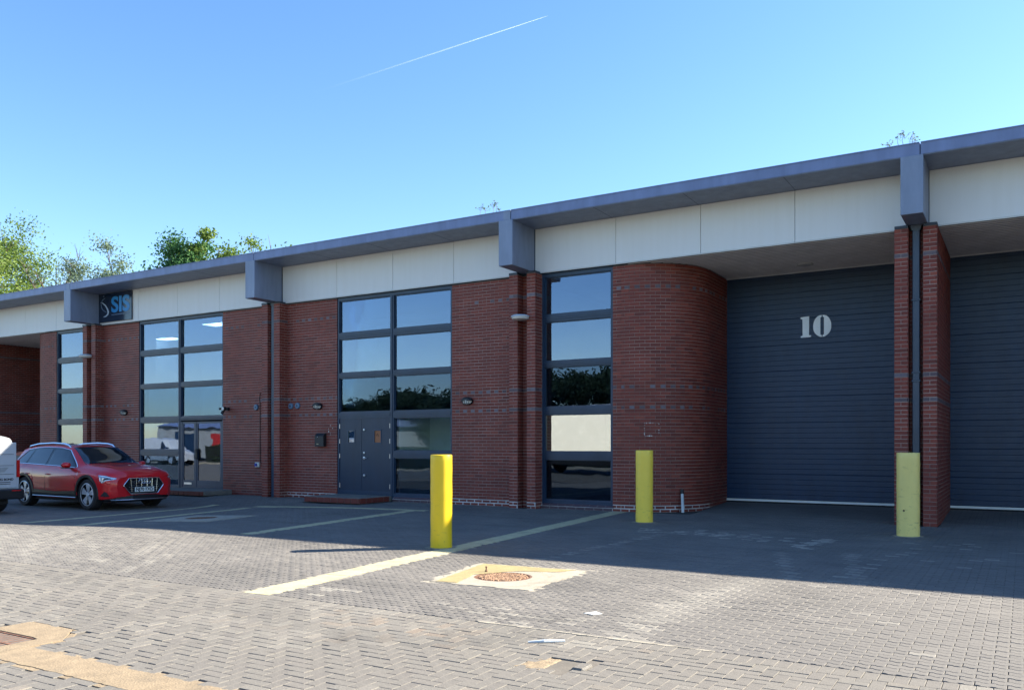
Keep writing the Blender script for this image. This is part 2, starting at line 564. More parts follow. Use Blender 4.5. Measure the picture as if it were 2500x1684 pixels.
def field(step_x, step_y, y0, y1, x1):
    xs, ys, rows = [], [], []
    j = 0; y = y0
    while y < y1:
        x = max(XL(y) - 1.6, -23.5)
        i0 = math.floor(x / step_x)
        n = int((x1 - i0 * step_x) / step_x)
        a = (i0 + np.arange(n)) * step_x + (step_x / 2 if j % 2 else 0)
        xs.append(a); ys.append(np.full(n, y)); j += 1; y += step_y
    return np.concatenate(xs), np.concatenate(ys)

SCR = [((-14.2, -8.2), (-12.9, -9.6)), ((-12.5, -10.6), (-13.6, -9.4)), ((-12.6, -9.3), (-12.3, -9.9)), ((-12.0, -9.5), (-10.0, -10.7)), ((-11.2, -9.0), (-9.9, -10.2)), ((-9.9, -9.8), (-9.0, -11.0)), ((-13.2, -9.6), (-11.4, -10.9)), ((-2.9, -5.2), (-2.2, -7.6)), ((-2.0, -5.0), (-1.5, -7.7))]
# zigzag interlocking pavers
PL, PW = .176, .088
def zz(a, off):
    p = PL / 2; o = []
    for k in range(2):
        for u, v in ((0.0, a), (.30, a), (.48, -a), (.82, -a)):
            o.append((-PL / 2 + (k + u) * p, v + off))
    o.append((PL / 2, a + off))
    return o
def zz_poly(inset):
    low = zz(.0085, -PW / 2 + inset); up = zz(.0085, PW / 2 - inset)
    low[0] = (low[0][0] + inset, low[0][1]); low[-1] = (low[-1][0] - inset, low[-1][1])
    up[0] = (up[0][0] + inset, up[0][1]); up[-1] = (up[-1][0] - inset, up[-1][1])
    return low + up[::-1]
def block_template(pi_, po_, depth):
    n = len(pi_)
    tv = [(x, y, 0) for x, y in pi_] + [(x, y, -.0045) for x, y in po_] + [(x, y, -depth) for x, y in po_]
    tf = [tuple(range(n))]
    for r_ in (0, 1):
        for i in range(n):
            a, b = r_ * n + i, r_ * n + (i + 1) % n
            tf.append((a, a + n, b + n, b))
    return tv, tf
ztv, ztf = block_template(zz_poly(.0050), zz_poly(.0018), .016)
X, Y = field(PL, PW, YB + .05, 3.0, 2.4)
keep = (Y < 0.0) | (Y < .62)
for poly in CLEAR: keep &= ~inside(X, Y, poly)
keep &= ~((Y > -.02) & ((X < -6.0) | ((X > -2.1) & (X < -1.25))))
keep &= ~inside(X, Y, [(-15.95, -1.28), (-13.95, -1.28), (-13.95, .1), (-15.95, .1)])
keep &= ~inside(X, Y, [(-22.9, -1.05), (-19.95, -1.05), (-19.95, .1), (-22.9, .1)])
keep &= ~((Y > -.27) & (((X > -10.28) & (X < -9.52)) | ((X > -18.5) & (X < -17.72)) | ((X > -2.1) & (X < -1.25))))
X, Y = X[keep], Y[keep]
N = len(X)
tint = np.clip(NP.normal(.5, .13, N), 0, 1)
stain = np.zeros(N)
# lighter sand stain running from the shade line to the kerb
dx = X - np.interp(Y, [-11.2, -9.8, -8.0, -6], [-2.65, -2.72, -2.50, -2.3])
stain += .36 * np.exp(-(dx / .24) ** 2) * np.clip((-Y - 7.0) / 1.5, 0, 1) * NP.uniform(.4, 1, N)
stain += .35 * np.exp(-((X + 15) / 5) ** 2) * np.clip((-Y - 7.6) / 1.5, 0, 1) * NP.uniform(0, 1, N)
# remnants of an old white marking
def flecks(cx, cy, sx, sy, n, amt=.8):
    global stain
    for _ in range(n):
        a, b = cx + R.gauss(0, sx), cy + R.gauss(0, sy)
        k = np.argmin((X - a) ** 2 + (Y - b) ** 2); stain[k] = max(stain[k], amt * R.uniform(.5, 1))
def rough_frame(f):
    return f
flecks(-5.0, -3.4, .45, .22, 22); flecks(-4.4, -3.6, .5, .15, 16); flecks(-3.4, -3.9, .35, .2, 10)
for k in range(16): flecks(-2.78 + k * .012, -4.6 + k * .085, .05, .03, 2)
for k in range(14): flecks(-5.32 + k * .015, -7.6 + k * .28, .02, .05, 2, .45)
flecks(-5.9, -10.6, .15, .2, 6, .5); flecks(-4.1, -10.8, .4, .2, 7, .35); flecks(-3.2, -10.9, .4, .15, 7, .35)
for k in range(12): flecks(-1.3 - k * .05, -4.0 - k * .35, .05, .1, 1, .6)
flecks(-.9, -3.2, .35, .4, 8, .6); flecks(-.6, -5.2, .4, .5, 7, .6); flecks(-.9, -9.5, .5, .7, 6, .3)
def scratch(p, q, amt=.4):
    global stain
    px_, py_ = X - p[0], Y - p[1]; dx0, dy0 = q[0] - p[0], q[1] - p[1]; l2 = dx0 * dx0 + dy0 * dy0
    t_ = np.clip((px_ * dx0 + py_ * dy0) / l2, 0, 1)
    d_ = np.hypot(px_ - t_ * dx0, py_ - t_ * dy0)
    stain = np.maximum(stain, amt * (d_ < .06) * NP.uniform(.2, 1, len(X)))
for p, q in SCR: scratch(p, q)
stain = np.clip(stain, 0, .9)
def placed(X, Y, rot=None, jz=.0009, tilt=.0035, z=0):
    n = len(X); T = affine(n)
    if rot is not None:
        c_, s_ = np.cos(rot), np.sin(rot)
        T[:, 0, 0] = c_; T[:, 0, 1] = s_; T[:, 1, 0] = -s_; T[:, 1, 1] = c_
    T[:, 0, 2] = NP.normal(0, tilt, n); T[:, 1, 2] = NP.normal(0, tilt, n)
    T[:, 3, 0] = X + NP.normal(0, .0006, n); T[:, 3, 1] = Y + NP.normal(0, .0006, n)
    T[:, 3, 2] = z + NP.normal(0, jz, n) + gz(X, Y) + .0022 * np.sin(X * 2.1 + np.sin(Y * 1.3)) * np.cos(Y * 2.7 + X * .6)
    T[:, 0, 2] += .0046 * np.cos(X * 2.1 + Y); T[:, 1, 2] += .0055 * np.sin(Y * 2.7 + X * .6)
    T[:, 0, 2] += (gz(X + .1, Y) - gz(X - .1, Y)) / .2; T[:, 1, 2] += (gz(X, Y + .1) - gz(X, Y - .1)) / .2
    return T
T = placed(X, Y)
def visible_first(X, Y, n):
    zc = -math.sin(PHI) * X + math.cos(PHI) * (Y - CAMY)
    xc = math.cos(PHI) * X + math.sin(PHI) * (Y - CAMY)
    ok = (zc > .5) & (np.abs(xc / np.maximum(zc, .01)) < 1250 / 2077) & (2077 * CAMZ / np.maximum(zc, .01) < 594)
    score = np.where(ok, zc, 1e9)
    return np.argsort(score)[:n]
def split_pieces(nm, many, tv, tf, T, mat, parent, tint, stain, X, Y, n=298):
    idx = visible_first(X, Y, n)
    rest = np.ones(len(X), bool); rest[idx] = False
    o = tiles(many, tv, tf, T[rest], mat, parent, tint[rest], stain[rest]); tag(o, kind='stuff')
    groups = {}
    for i in idx:
        key = (round(float(tint[i]) * 4), round(float(stain[i]) * 3), round(math.atan2(T[i, 0, 1], T[i, 0, 0])))
        if key not in groups:
            A = affine(1); A[0, :3] = T[i, :3]
            q = tiles(nm, tv, tf, A, mat, None, [tint[i]], [stain[i]])
            groups[key] = q.data; q.parent = parent; q.location = tuple(T[i, 3])
        else:
            share(nm, groups[key], parent, tuple(T[i, 3]))
    return o
split_pieces('paver', 'pavers', ztv, ztf, T, 'paver_grey', forecourt, tint, stain, X, Y)
jb = MB()
sheet(jb, -24.2, 2.6, YB - .02, .9, -.011)
jb.build('joint_sand', 'dark_joint', forecourt)
# paving carried on by the material where blocks are too far to tell apart
fp = MB()
sheet(fp, -75, -23.6, YB, .6, 0); fp.box(2.5, 40, YB, .6, -.05, .0)
fp.box(-75, -12.8 - 10.8, -16.2, YB - .004, -.05, -.001); 
fp.build('far_paving', 'paving_far', forecourt)

# herringbone road surface
HL, HW = .182, .091
def rect(i): return [(-HL / 2 + i, -HW / 2 + i), (HL / 2 - i, -HW / 2 + i), (HL / 2 - i, HW / 2 - i), (-HL / 2 + i, HW / 2 - i)]
htv, htf = block_template(rect(.0042), rect(.0015), .02)
sqtv, sqtf = block_template([(x * .5, y) for x, y in rect(.0042)], [(x * .5, y) for x, y in rect(.0015)], .02)
hx, hy, hr = [], [], []; halves = []; top = YB - HL - .006
u = HW
for a in range(-420, 120):
    for b in range(-60, 1):
        # 90 degree herringbone, cell lattice of period 4
        m = (a + b) % 4
        cx, cy = a * u, top - u + b * u
        if m == 0:
            hx.append(cx + u); hy.append(cy + u / 2); hr.append(0.0)       # lying along x over cells a, a+1
        elif m == 2 and b == 0:
            halves.append((cx + u / 2, cy + u / 2))
        elif m == 2:
            # upright over cells b, b+1
            hx.append(cx + u / 2); hy.append(cy + u); hr.append(pi / 2)
hx, hy, hr = np.array(hx), np.array(hy), np.array(hr)
k = (hy < top + .0) & (hy > -16.2) & (hx > np.maximum(XL(hy) - 2.0, -23.5)) & (hx < 2.4)
for poly in (HOLE, STRIP, GULLY): k &= ~inside(hx, hy, poly)
k &= ~(((hr > 1) & inside(hx, hy + .06, STRIP)) | ((hr > 1) & inside(hx, hy - .06, STRIP)))
hx, hy, hr = hx[k], hy[k], hr[k]
# header course along the boundary
nx = np.arange(-23.5, 2.4, HW)
hx = np.concatenate([hx, nx]); hy = np.concatenate([hy, np.full(len(nx), YB - HL / 2 - .006)]); hr = np.concatenate([hr, np.full(len(nx), pi / 2)])
n = len(hx)
htint = np.clip(NP.normal(.42, .11, n), 0, .85)
redzone = np.exp(-(((hx + 4.4) / 1.2) ** 2 + ((hy + 11.9) / .6) ** 2))
htint = np.clip(htint + .45 * redzone * NP.uniform(0, 1, n), 0, 1)
hst = .14 * NP.uniform(0, 1, n) ** 6 + .4 * np.exp(-(((hx + 2.6) / .35) ** 2 + ((hy + 11.55) / .15) ** 2)) * NP.uniform(.3, 1, n)
HT = placed(hx, hy, hr, .0012, .0028)
q_ = np.array([p for p in halves if -23.5 < p[0] < 2.4])
hf = tiles('cut_blocks', sqtv, sqtf, placed(q_[:, 0], q_[:, 1]), 'paver_brown', road, np.clip(NP.normal(.42, .18, len(q_)), 0, 1), np.zeros(len(q_))); tag(hf, kind='stuff')
split_pieces('paving_block', 'paving_blocks', htv, htf, HT, 'paver_brown', road, htint, hst, hx, hy)
jb = MB(); jb.box(-24.2, 2.6, -16.3, YB - .025, -.055, -.0085); jb.build('joint_sand', 'sand_joint', road)
fr = MB(); fr.box(2.5, 40, -16.2, YB - .004, -.05, -.001); fr.box(-75, 40, -24, -16.31, -.05, -.001)
fr.build('far_road', 'paving_far', road)

# cream bay lines: flush concrete slabs
def bay_line(a, b, w, label):
    o = bpy.data.objects.new('parking_line', None); COL.objects.link(o); tag(o, kind='structure')
    hb_ = MB(); lp_ = linepts(a, b, w + .15); n_ = 24
    vs_ = []
    for k_ in range(n_ + 1):
        for e0, e1 in ((lp_[0], lp_[3]), (lp_[1], lp_[2])):
            x_, y_ = e0[0] + (e1[0] - e0[0]) * k_ / n_, e0[1] + (e1[1] - e0[1]) * k_ / n_; vs_.append((x_, y_, -.0026 + float(gz(x_, y_))))
    hb_.add(vs_, [(2 * k_, 2 * k_ + 1, 2 * k_ + 3, 2 * k_ + 2) for k_ in range(n_)]); hb_.build('mortar_bed', 'concrete', o)
    A, B = Vector(a), Vector(b); L = (B - A).length; d = (B - A) / L; nn = Vector((d.y, -d.x))
    s = 0.0
    while s < L - .02:
        l = min(R.choice([.28, .36, .42]), L - s)
        m = MB()
        e = .003
        q = [A + d * (s + e) - nn * (w / 2), A + d * (s + e) + nn * (w / 2), A + d * (s + l - e) + nn * (w / 2), A + d * (s + l - e) - nn * (w / 2)]
        jit = lambda p: (p.x + R.uniform(-.009, .009), p.y + R.uniform(-.009, .009))
        zt_ = .003 + R.uniform(-.001, .001); ps_ = [jit(p) for p in q]
        m.add([(x, y, -.03 + float(gz(x, y))) for x, y in ps_] + [(x, y, zt_ + float(gz(x, y))) for x, y in ps_], [(0, 1, 2, 3), (4, 7, 6, 5), (0, 4, 5, 1), (1, 5, 6, 2), (2, 6, 7, 3), (3, 7, 4, 0)])
        m.build('slab', 'line_cream', o)
        s += l
for a, b, w, kx in LINES: bay_line(a, b, w, kx)

# ragged concrete surrounds and iron lids
def ragged(poly, step=.055, amp=.022, seed=1):
    r = random.Random(seed); out = []
    for i in range(len(poly)):
        a, b = Vector(poly[i]), Vector(poly[(i + 1) % len(poly)])
        n_ = max(2, int((b - a).length / step)); nn = Vector(((b - a).y, -(b - a).x)).normalized()
        for k in range(n_):
            p = a.lerp(b, k / n_) + nn * r.uniform(-amp, amp)
            out.append((p.x, p.y))
    return out
def annulus(poly, c, r, z0, z1, mb, mi, n=40):
    vs = []; fs = []
    P = sorted(poly, key=lambda p: math.atan2(p[1] - c[1], p[0] - c[0]))
    m = len(P)
    for p in P:
        a = math.atan2(p[1] - c[1], p[0] - c[0])
        vs += [(p[0], p[1], z1), (c[0] + r * math.cos(a), c[1] + r * math.sin(a), z1), (p[0], p[1], z0), (c[0] + r * math.cos(a), c[1] + r * math.sin(a), z0)]
    for i in range(m):
        a, b = 4 * i, 4 * ((i + 1) % m)
        fs += [(a, b, b + 1, a + 1), (a, a + 2, b + 2, b), (a + 1, b + 1, b + 3, a + 3)]
    mb.add(vs, fs, mi)
def grow(poly, d):
    cx_, cy_ = sum(p[0] for p in poly) / len(poly), sum(p[1] for p in poly) / len(poly); out = []
    for x, y in poly:
        l_ = math.hypot(x - cx_, y - cy_); out.append((cx_ + (x - cx_) * (l_ + d) / l_, cy_ + (y - cy_) * (l_ + d) / l_))
    return out
mh = thing('manhole_cover', 'rusty manhole cover in a cream concrete patch, sunlit beside the near bollard', 'manhole cover', (-4.98, -9.12, 0))
m = MB(); annulus(ragged(MH1, seed=4), (-4.98, -9.12), .325, -.03, .004, m, 0); m.build('concrete_surround', 'pale_concrete', mh)
m = MB(); annulus(ragged(grow(MH1, .13), seed=4), (-4.98, -9.12), .33, -.03, -.0022, m, 0); m.build('concrete_haunch', 'pale_concrete', mh)
m = MB(); m.prism(ragged([(-5.44, -9.76), (-5.18, -9.74), (-5.34, -9.16), (-5.08, -8.72), (-4.60, -8.50), (-4.50, -8.27), (-5.72, -8.38)], .05, .012, 9), .0055, .008); m.build('ochre_patch', 'ochre_concrete', mh)
m = MB(); m.lathe([(.325, -.03), (.325, .003), (.300, .003), (.300, -.012), (.0, -.012)], (-4.98, -9.12, 0), n=48, cap=False); m.build('frame', 'rust', mh)
m = MB(); m.lathe([(.294, -.03), (.294, -.004), (.285, -.002), (.0, -.002)], (-4.98, -9.12, 0), n=48, cap=False)
lid = m.build('lid', 'rust', mh)
m = MB()
rr = random.Random(3)
for i in range(-9, 10):
    for j in range(-9, 10):
        x, y = i * .031 + rr.uniform(-.006, .006), j * .031 + rr.uniform(-.006, .006)
        if x * x + y * y < .272 ** 2:
            a = rr.choice((0, 1)) * pi / 2 + rr.uniform(-.3, .3)
            c_, s_ = math.cos(a), math.sin(a)
            q = [(-.013, -.007), (.013, -.007), (.013, .007), (-.013, .007)]
            m.prism([(-4.98 + x + u_ * c_ - v_ * s_, -9.12 + y + u_ * s_ + v_ * c_) for u_, v_ in q], -.002, .008)
o = m.build('tread_studs', 'cast_iron_gold', lid); tag(o, kind='stuff')
m = MB(); m.lathe([(.016, .004), (.016, .02), (.008, .03), (.008, .055), (.012, .06), (.010, .07)], (-5.33, -8.92, 0), n=10); o = m.build('bolt_stub', 'rust'); tag(o, 'small rusty bolt stub standing up from the ochre concrete', 'bolt')

mh2 = thing('manhole_cover', 'dark manhole cover in a grey diamond of concrete, in the shade near the red car', 'manhole cover', (-14.4, -5.6, 0))
m = MB(); annulus(ragged(MH2, seed=8), (-14.38, -5.6), .32, -.03, .004, m, 0); m.build('concrete_surround', 'pale_concrete', mh2)
m = MB(); annulus(ragged(grow(MH2, .12), seed=8), (-14.38, -5.6), .33, -.03, -.0022, m, 0); m.build('concrete_haunch', 'pale_concrete', mh2)
m = MB(); m.lathe([(.32, -.03), (.32, .003), (.30, .003), (.30, -.01), (0, -.01)], (-14.38, -5.6, 0), n=40, cap=False); m.build('frame', 'rust', mh2)
m = MB(); m.lathe([(.295, -.03), (.295, 0), (0, 0)], (-14.38, -5.6, 0), n=40, cap=False)
for i in range(-7, 8):
    for j in range(-7, 8):
        if i * i + j * j < 46: m.box(-14.38 + i * .04 - .012, -14.38 + i * .04 + .012, -5.6 + j * .04 - .012, -5.6 + j * .04 + .012, 0, .006)
m.build('lid', 'rust', mh2)
mh2.location.z = float(gz(-14.4, -5.6)) + .004; mh2.rotation_euler = (0, math.atan(float(gz(-14.9, -5.6) - gz(-13.9, -5.6))) , 0)

# tan concrete strip and gully at the bottom left
m = MB(); m.prism(ragged(STRIP, .03, .007, 2), -.03, .002); o = m.build('concrete_strip', 'sand_concrete', road)
m = MB(); m.prism([(-6.3, -14.045), (6, -14.045), (6, -13.645), (-6.3, -13.645)], -.03, -.0022); m.build('strip_haunch', 'sand_concrete', road)
m = MB(); m.prism([(-6.26, -13.7), (-6.2, -13.7), (-6.18, -13.42), (-6.46, -13.16), (-7.15, -13.15), (-7.15, -13.19), (-6.48, -13.19), (-6.23, -13.44)], -.03, -.0030); m.build('gully_haunch', 'sand_concrete', road)
gl = thing('gully_grate', 'dark iron gully grate set in crumbling tan concrete at the bottom left corner', 'drain', (-6.7, -13.65, 0))
def ringpoly(out, inn, z0, z1, mb):
    n_ = len(out); vs = [(x, y, z1) for x, y in out] + [(x, y, z1) for x, y in inn] + [(x, y, z0) for x, y in out] + [(x, y, z0) for x, y in inn]
    fs = []
    for i in range(n_):
        j = (i + 1) % n_
        fs += [(i, j, n_ + j, n_ + i), (i, 2 * n_ + i, 2 * n_ + j, j), (n_ + i, n_ + j, 3 * n_ + j, 3 * n_ + i)]
    mb.add(vs, fs)
m = MB(); ringpoly([(-7.1, -14.05), (-6.24, -14.0), (-6.22, -13.45), (-6.5, -13.2), (-7.1, -13.2)], [(-7.02, -13.9), (-6.42, -13.9), (-6.42, -13.52), (-6.52, -13.5), (-7.02, -13.5)], -.06, .003, m); m.build('concrete_surround', 'sand_concrete', gl)
m = MB(); m.box(-7.02, -6.42, -13.9, -13.5, -.2, -.13); m.build('sump', 'hatch_dark', gl)
for i in range(9):
    m = MB(); m.box(-7.0 + i * .065, -6.97 + i * .065, -13.9, -13.5, -.05, -.008); m.build('bar', 'rust', gl)
m = MB(); m.box(-7.02, -6.42, -13.715, -13.69, -.045, -.004); m.box(-7.02, -6.42, -13.9, -13.88, -.05, -.003); m.box(-7.02, -6.42, -13.52, -13.5, -.05, -.003); m.build('cross_bar', 'rust', gl)

# hole in the road where blocks are missing, filled with broken mortar
ho = thing('pothole', 'shallow hole of crumbled cream mortar where road blocks have come away', 'pothole', (-2.66, -12.1, 0))
m = MB(); rr = random.Random(21)
nx_, ny_ = 26, 16
vs = []; fs = []
for j in range(ny_):
    for i in range(nx_):
        x = -2.98 + .60 * i / (nx_ - 1); y = -12.34 + .46 * j / (ny_ - 1)
        e_ = min(i, nx_ - 1 - i, j, ny_ - 1 - j) / 5
        h = -.016 - .06 * max(0, min(1, (x + 2.72) / .2)) * min(1, e_) + rr.uniform(-.007, .007)
        if x < -2.72: h = -.003 + rr.uniform(-.003, .003)
        vs.append((x, y, h))
for j in range(ny_ - 1):
    for i in range(nx_ - 1):
        a = j * nx_ + i; fs.append((a, a + 1, a + 1 + nx_, a + nx_))
keepf = [f for f in fs if inside(np.array([sum(vs[i][0] for i in f) / 4]), np.array([sum(vs[i][1] for i in f) / 4]), [( (p[0] + 2.66) * 1.12 - 2.66, (p[1] + 12.12) * 1.18 - 12.12) for p in HOLE])[0]]
m.add(vs, keepf); m.build('mortar_bed', 'sand_concrete', ho)
m = MB()
for _ in range(60):
    x, y = rr.uniform(-2.8, -2.45), rr.uniform(-12.24, -12.0); s_ = rr.uniform(.005, .016)
    m.lathe([(s_ * .6, 0), (s_, s_ * .5), (s_ * .5, s_)], (x, y, -.036), n=5)
o = m.build('rubble', 'pale_concrete', ho); tag(o, kind='stuff')
m = MB(); m.cbox(-2.56, -2.47, -12.2, -12.04, -.03, .012, .012); m.build('tilted_block', 'paver_brown', ho)
m = MB(); m.tube([(-3.17, -11.70, .006), (-3.07, -11.64, .012), (-2.95, -11.53, .007)], [.008, .014, .010], 8)
o = m.build('plastic_offcut', 'pvc_white'); tag(o, 'white plastic offcut lying on the brown blocks near the hole', 'debris')
m = MB(); m.prism([(-3.30, -10.50), (-3.20, -10.52), (-3.15, -10.44), (-3.24, -10.38)], .001, .006)
o = m.build('paper_scrap', 'paint_white'); tag(o, 'small white scrap lying on grey pavers in the sun', 'debris')
# ragged white mortar smear along the edge between grey and brown paving
m = MB()
px_ = -3.9
while px_ < -1.9:
    l = R.uniform(.08, .22); w_ = R.uniform(.006, .024)
    m.prism([(px_, YB - w_), (px_ + l * .5, YB - w_ * 1.3), (px_ + l, YB - w_ * .5), (px_ + l, YB + w_ * .6), (px_ + l * .4, YB + w_), (px_, YB + .4 * w_)], -.006, .0035 + R.uniform(0, .001))
    px_ += l * .97
o = m.build('mortar_smear', 'pale_concrete', forecourt)

# sloping aprons inside the door recesses
def apron(x0, x1, y0=.62, y1=2.86, h=.11):
    m = MB(); m.extr([(x0, y0, -.05), (x0, y1, -.05), (x0, y1, h), (x0, y0 + .2, .012), (x0, y0, .0)], (x1 - x0, 0, 0)); return m

# ------------------------------------------------------------------ building
XB = [-43.1, -34.75, -26.38, -17.90, -9.73, -1.485, 6.76, 15.0]
Bd = thing('industrial_unit_terrace', 'long red brick industrial terrace with white fascia panels and tall dark framed windows', 'building', (-17, 3, 0))
ZT = 5.40           # top of brickwork
WY = .05            # main brick plane
PY = -.25           # pier front plane
LIME = MB()
bricks = []         # (origin, dir, length, z, tint)
def course_tint(row, k, pier):
    if row in (65, 36, 30):
        if pier: return R.uniform(1.6, 2.3)
        if k % 2 == 0 and R.random() < .86: return R.uniform(1.55, 2.4)
    return None
def lay(x0, y0, x1, y1, phase=0.0, pier=False, z0=0, z1=72, mort=True, arc=None):
    """brick a straight face; outward normal is to the right of travel"""
    L = math.hypot(x1 - x0, y1 - y0); d = ((x1 - x0) / L, (y1 - y0) / L)
    for row in range(z0, z1):
        s = -((row % 2) * .1125 + phase) % .225
        s = s - .225 if s > 0 else s
        k = 0
        while s < L - .01:
            if row in (65, 36, 30) and not pier: l_ = .1025; st = .1125
            else: l_ = .215; st = .225
            a, b = max(s, 0.0), min(s + l_, L)
            if b - a > .02:
                tt = course_tint(row, k, pier)
                bricks.append((x0 + d[0] * a, y0 + d[1] * a, d[0], d[1], b - a, row * .075, tt if tt else min(1, max(0, R.gauss(.45, .2)))))
            s += st; k += 1
def lay_arc(cx, cy, r, a0, a1, z0=0, z1=72, phase=0):
    L = abs(a1 - a0) * r; sg = 1 if a1 > a0 else -1
    for row in range(z0, z1):
        s = -((row % 2) * .1125 + phase) % .225 - .225; k = 0
        while s < L - .02:
            if row in (65, 36, 30): l_ = .1025; st = .1125
            else: l_ = .215; st = .225
            a, b = max(s, 0.0), min(s + l_, L)
            if b - a > .02:
                A, B_ = a0 + sg * a / r, a0 + sg * b / r
                p, q = (cx + r * math.cos(A), cy + r * math.sin(A)), (cx + r * math.cos(B_), cy + r * math.sin(B_))
                l2 = math.hypot(q[0] - p[0], q[1] - p[1]); tt = course_tint(row, k, False)
                bricks.append((p[0], p[1], (q[0] - p[0]) / l2, (q[1] - p[1]) / l2, l2, row * .075, tt if tt else min(1, max(0, R.gauss(.45, .2)))))
            s += st; k += 1
def mass(poly, mb=None, z0=0.0, z1=ZT):
    m_ = MB(); m_.prism(poly, z0, z1); m_.build('wall', 'mortar', Bd)
class FLC:     # flashing over the brick heads
    def box(s, *a): m_ = MB(); m_.box(*a); m_.build('flashing', 'flashing', Bd)
    def prism(s, *a): m_ = MB(); m_.prism(*a); m_.build('flashing', 'flashing', Bd)
FL = FLC()
def wall(x0, x1):
    mass([(x0, WY), (x1, WY), (x1, .40), (x0, .40)])
    lay(x0, WY, x1, WY, phase=R.choice((0, .06, .11)))
    FL.box(x0, x1, WY - .022, .40, ZT + .002, 5.428)
def pier(xb, deep_r=False, deep_l=False):
    a, b, c_, d = xb - .545, xb - .32, xb - .07, xb + .155
    yb = 2.9 if (deep_r or deep_l) else .40
    if deep_r and not deep_l: pass
    mass([(a, PY), (b, PY), (b, yb), (a, yb)]); mass([(c_, PY), (d, PY), (d, yb), (c_, yb)]); mass([(b + .001, 0.0), (c_ - .001, 0.0), (c_ - .001, yb), (b + .001, yb)])
    lay(a, PY, b, PY, pier=True); lay(c_, PY, d, PY, pier=True, phase=.1125)
    lay(b, PY, b, 0.0, pier=True, phase=.05); lay(b, 0.0, c_, 0.0, pier=True)
    lay(c_, 0.0, c_, PY, pier=True, phase=.05)
    lay(d, PY, d, yb if deep_r else WY, pier=True, phase=.04)
    lay(a, yb if deep_l else WY, a, PY, pier=True, phase=.04)
    FL.box(a, b, PY - .02, yb, ZT + .002, 5.452); FL.box(c_, d, PY - .02, yb, ZT + .002, 5.452); FL.box(b, c_, -.02, yb, ZT + .002, 5.452)
for i, xb in enumerate(XB):
    if i == 0: continue
    pier(xb, deep_r=xb in (-34.75, -1.485), deep_l=xb in (-34.75, -1.485))
# bay b2-b3, b1-b2
WIN = []
def plain_bay(i):
    xb, xn = XB[i], XB[i + 1]
    wall(xb + .156, xb + 2.01); WIN.append((xb + 2.01, xb + 5.79 if i != 2 else -20.41)); wall((xb + 5.79) if i != 2 else -20.41, xn - .546)
plain_bay(2); plain_bay(3); plain_bay(6)
# bay b4: window, curved wall, door recess
def curved(xs, xe, mirror=False):
    """plain brick starts at xs, curve ends at X xe, door plane Y 2.85"""
    sg = -1 if mirror else 1
    r = 1.5; cx = xe - sg * r; rm = r - .0055
    yc = WY + r
    # outline polygon of the mass
    arc = []
    for k in range(33):
        a = -pi / 2 + (pi / 2) * k / 32
        arc.append((cx + sg * rm * math.cos(a), yc + rm * math.sin(a)))
    poly = [(xs, WY)] + arc + [(xe, 2.9), (xe - sg * .3, 2.9), (xe - sg * .3, yc), (cx, .40), (xs, .40)]
    if mirror: poly = poly[::-1]
    mass(poly)
    cp = [(p[0], p[1]) for p in poly]
    FL.prism([(x + (.0), y) for x, y in cp], ZT + .002, 5.4105)
    if not mirror:
        lay(xs, WY, cx, WY, phase=.02); lay_arc(cx, yc, r, -pi / 2, 0, phase=.03); lay(xe, yc, xe, 2.88, phase=.07)
    else:
        lay(cx, WY, xs, WY, phase=.02); lay_arc(cx, yc, r, pi, 1.5 * pi, phase=.03); lay(xe, 2.88, xe, yc, phase=.07)
curved(-7.78, -6.08); WIN.append((-9.575, -7.78))
curved(-28.93 - .0, -31.05, True); WIN.append((-28.93, -26.925))
curved(4.42, 2.75, True); WIN.append((4.42, 6.215))
wall(-42.945, -41.0); WIN.append((-41.0, -37.2)); wall(-37.2, -35.295)

# brick meshes
bt = [(0, 0, 0), (1, 0, 0), (1, 0, 1), (0, 0, 1), (0, 1, 0), (1, 1, 0), (1, 1, 1), (0, 1, 1)]   # x along, y inward, z up
bf = [(0, 1, 2, 3), (3, 2, 6, 7), (1, 5, 6, 2), (4, 0, 3, 7), (4, 5, 1, 0)]
BA = np.array([[b[i] for i in range(7)] for b in bricks])
n = len(BA)
BT = np.zeros((n, 4, 3))
ox, oy, dx_, dy_, ln, z_, tn = BA.T
proud = .0045 + np.clip(NP.normal(0, .0006, n), -.001, .0015)
BT[:, 0, 0] = dx_ * ln; BT[:, 0, 1] = dy_ * ln
BT[:, 1, 0] = -dy_ * .03; BT[:, 1, 1] = dx_ * .03
BT[:, 2, 2] = .0635
limed = (z_ < .14) & (((ox > -17.75) & (ox < -15.9)) | ((ox > -12.15) & (ox < -9.5)) | ((ox > -7.8) & (ox < -5.9))) & (oy < 1.6)
BT[limed, 2, 2] = .052
BT[limed, 0, 0] *= .93; BT[limed, 0, 1] *= .93
BT[:, 3, 0] = ox + dy_ * proud; BT[:, 3, 1] = oy - dx_ * proud; BT[:, 3, 2] = z_ + .004
top_ok = z_ + .065 < ZT
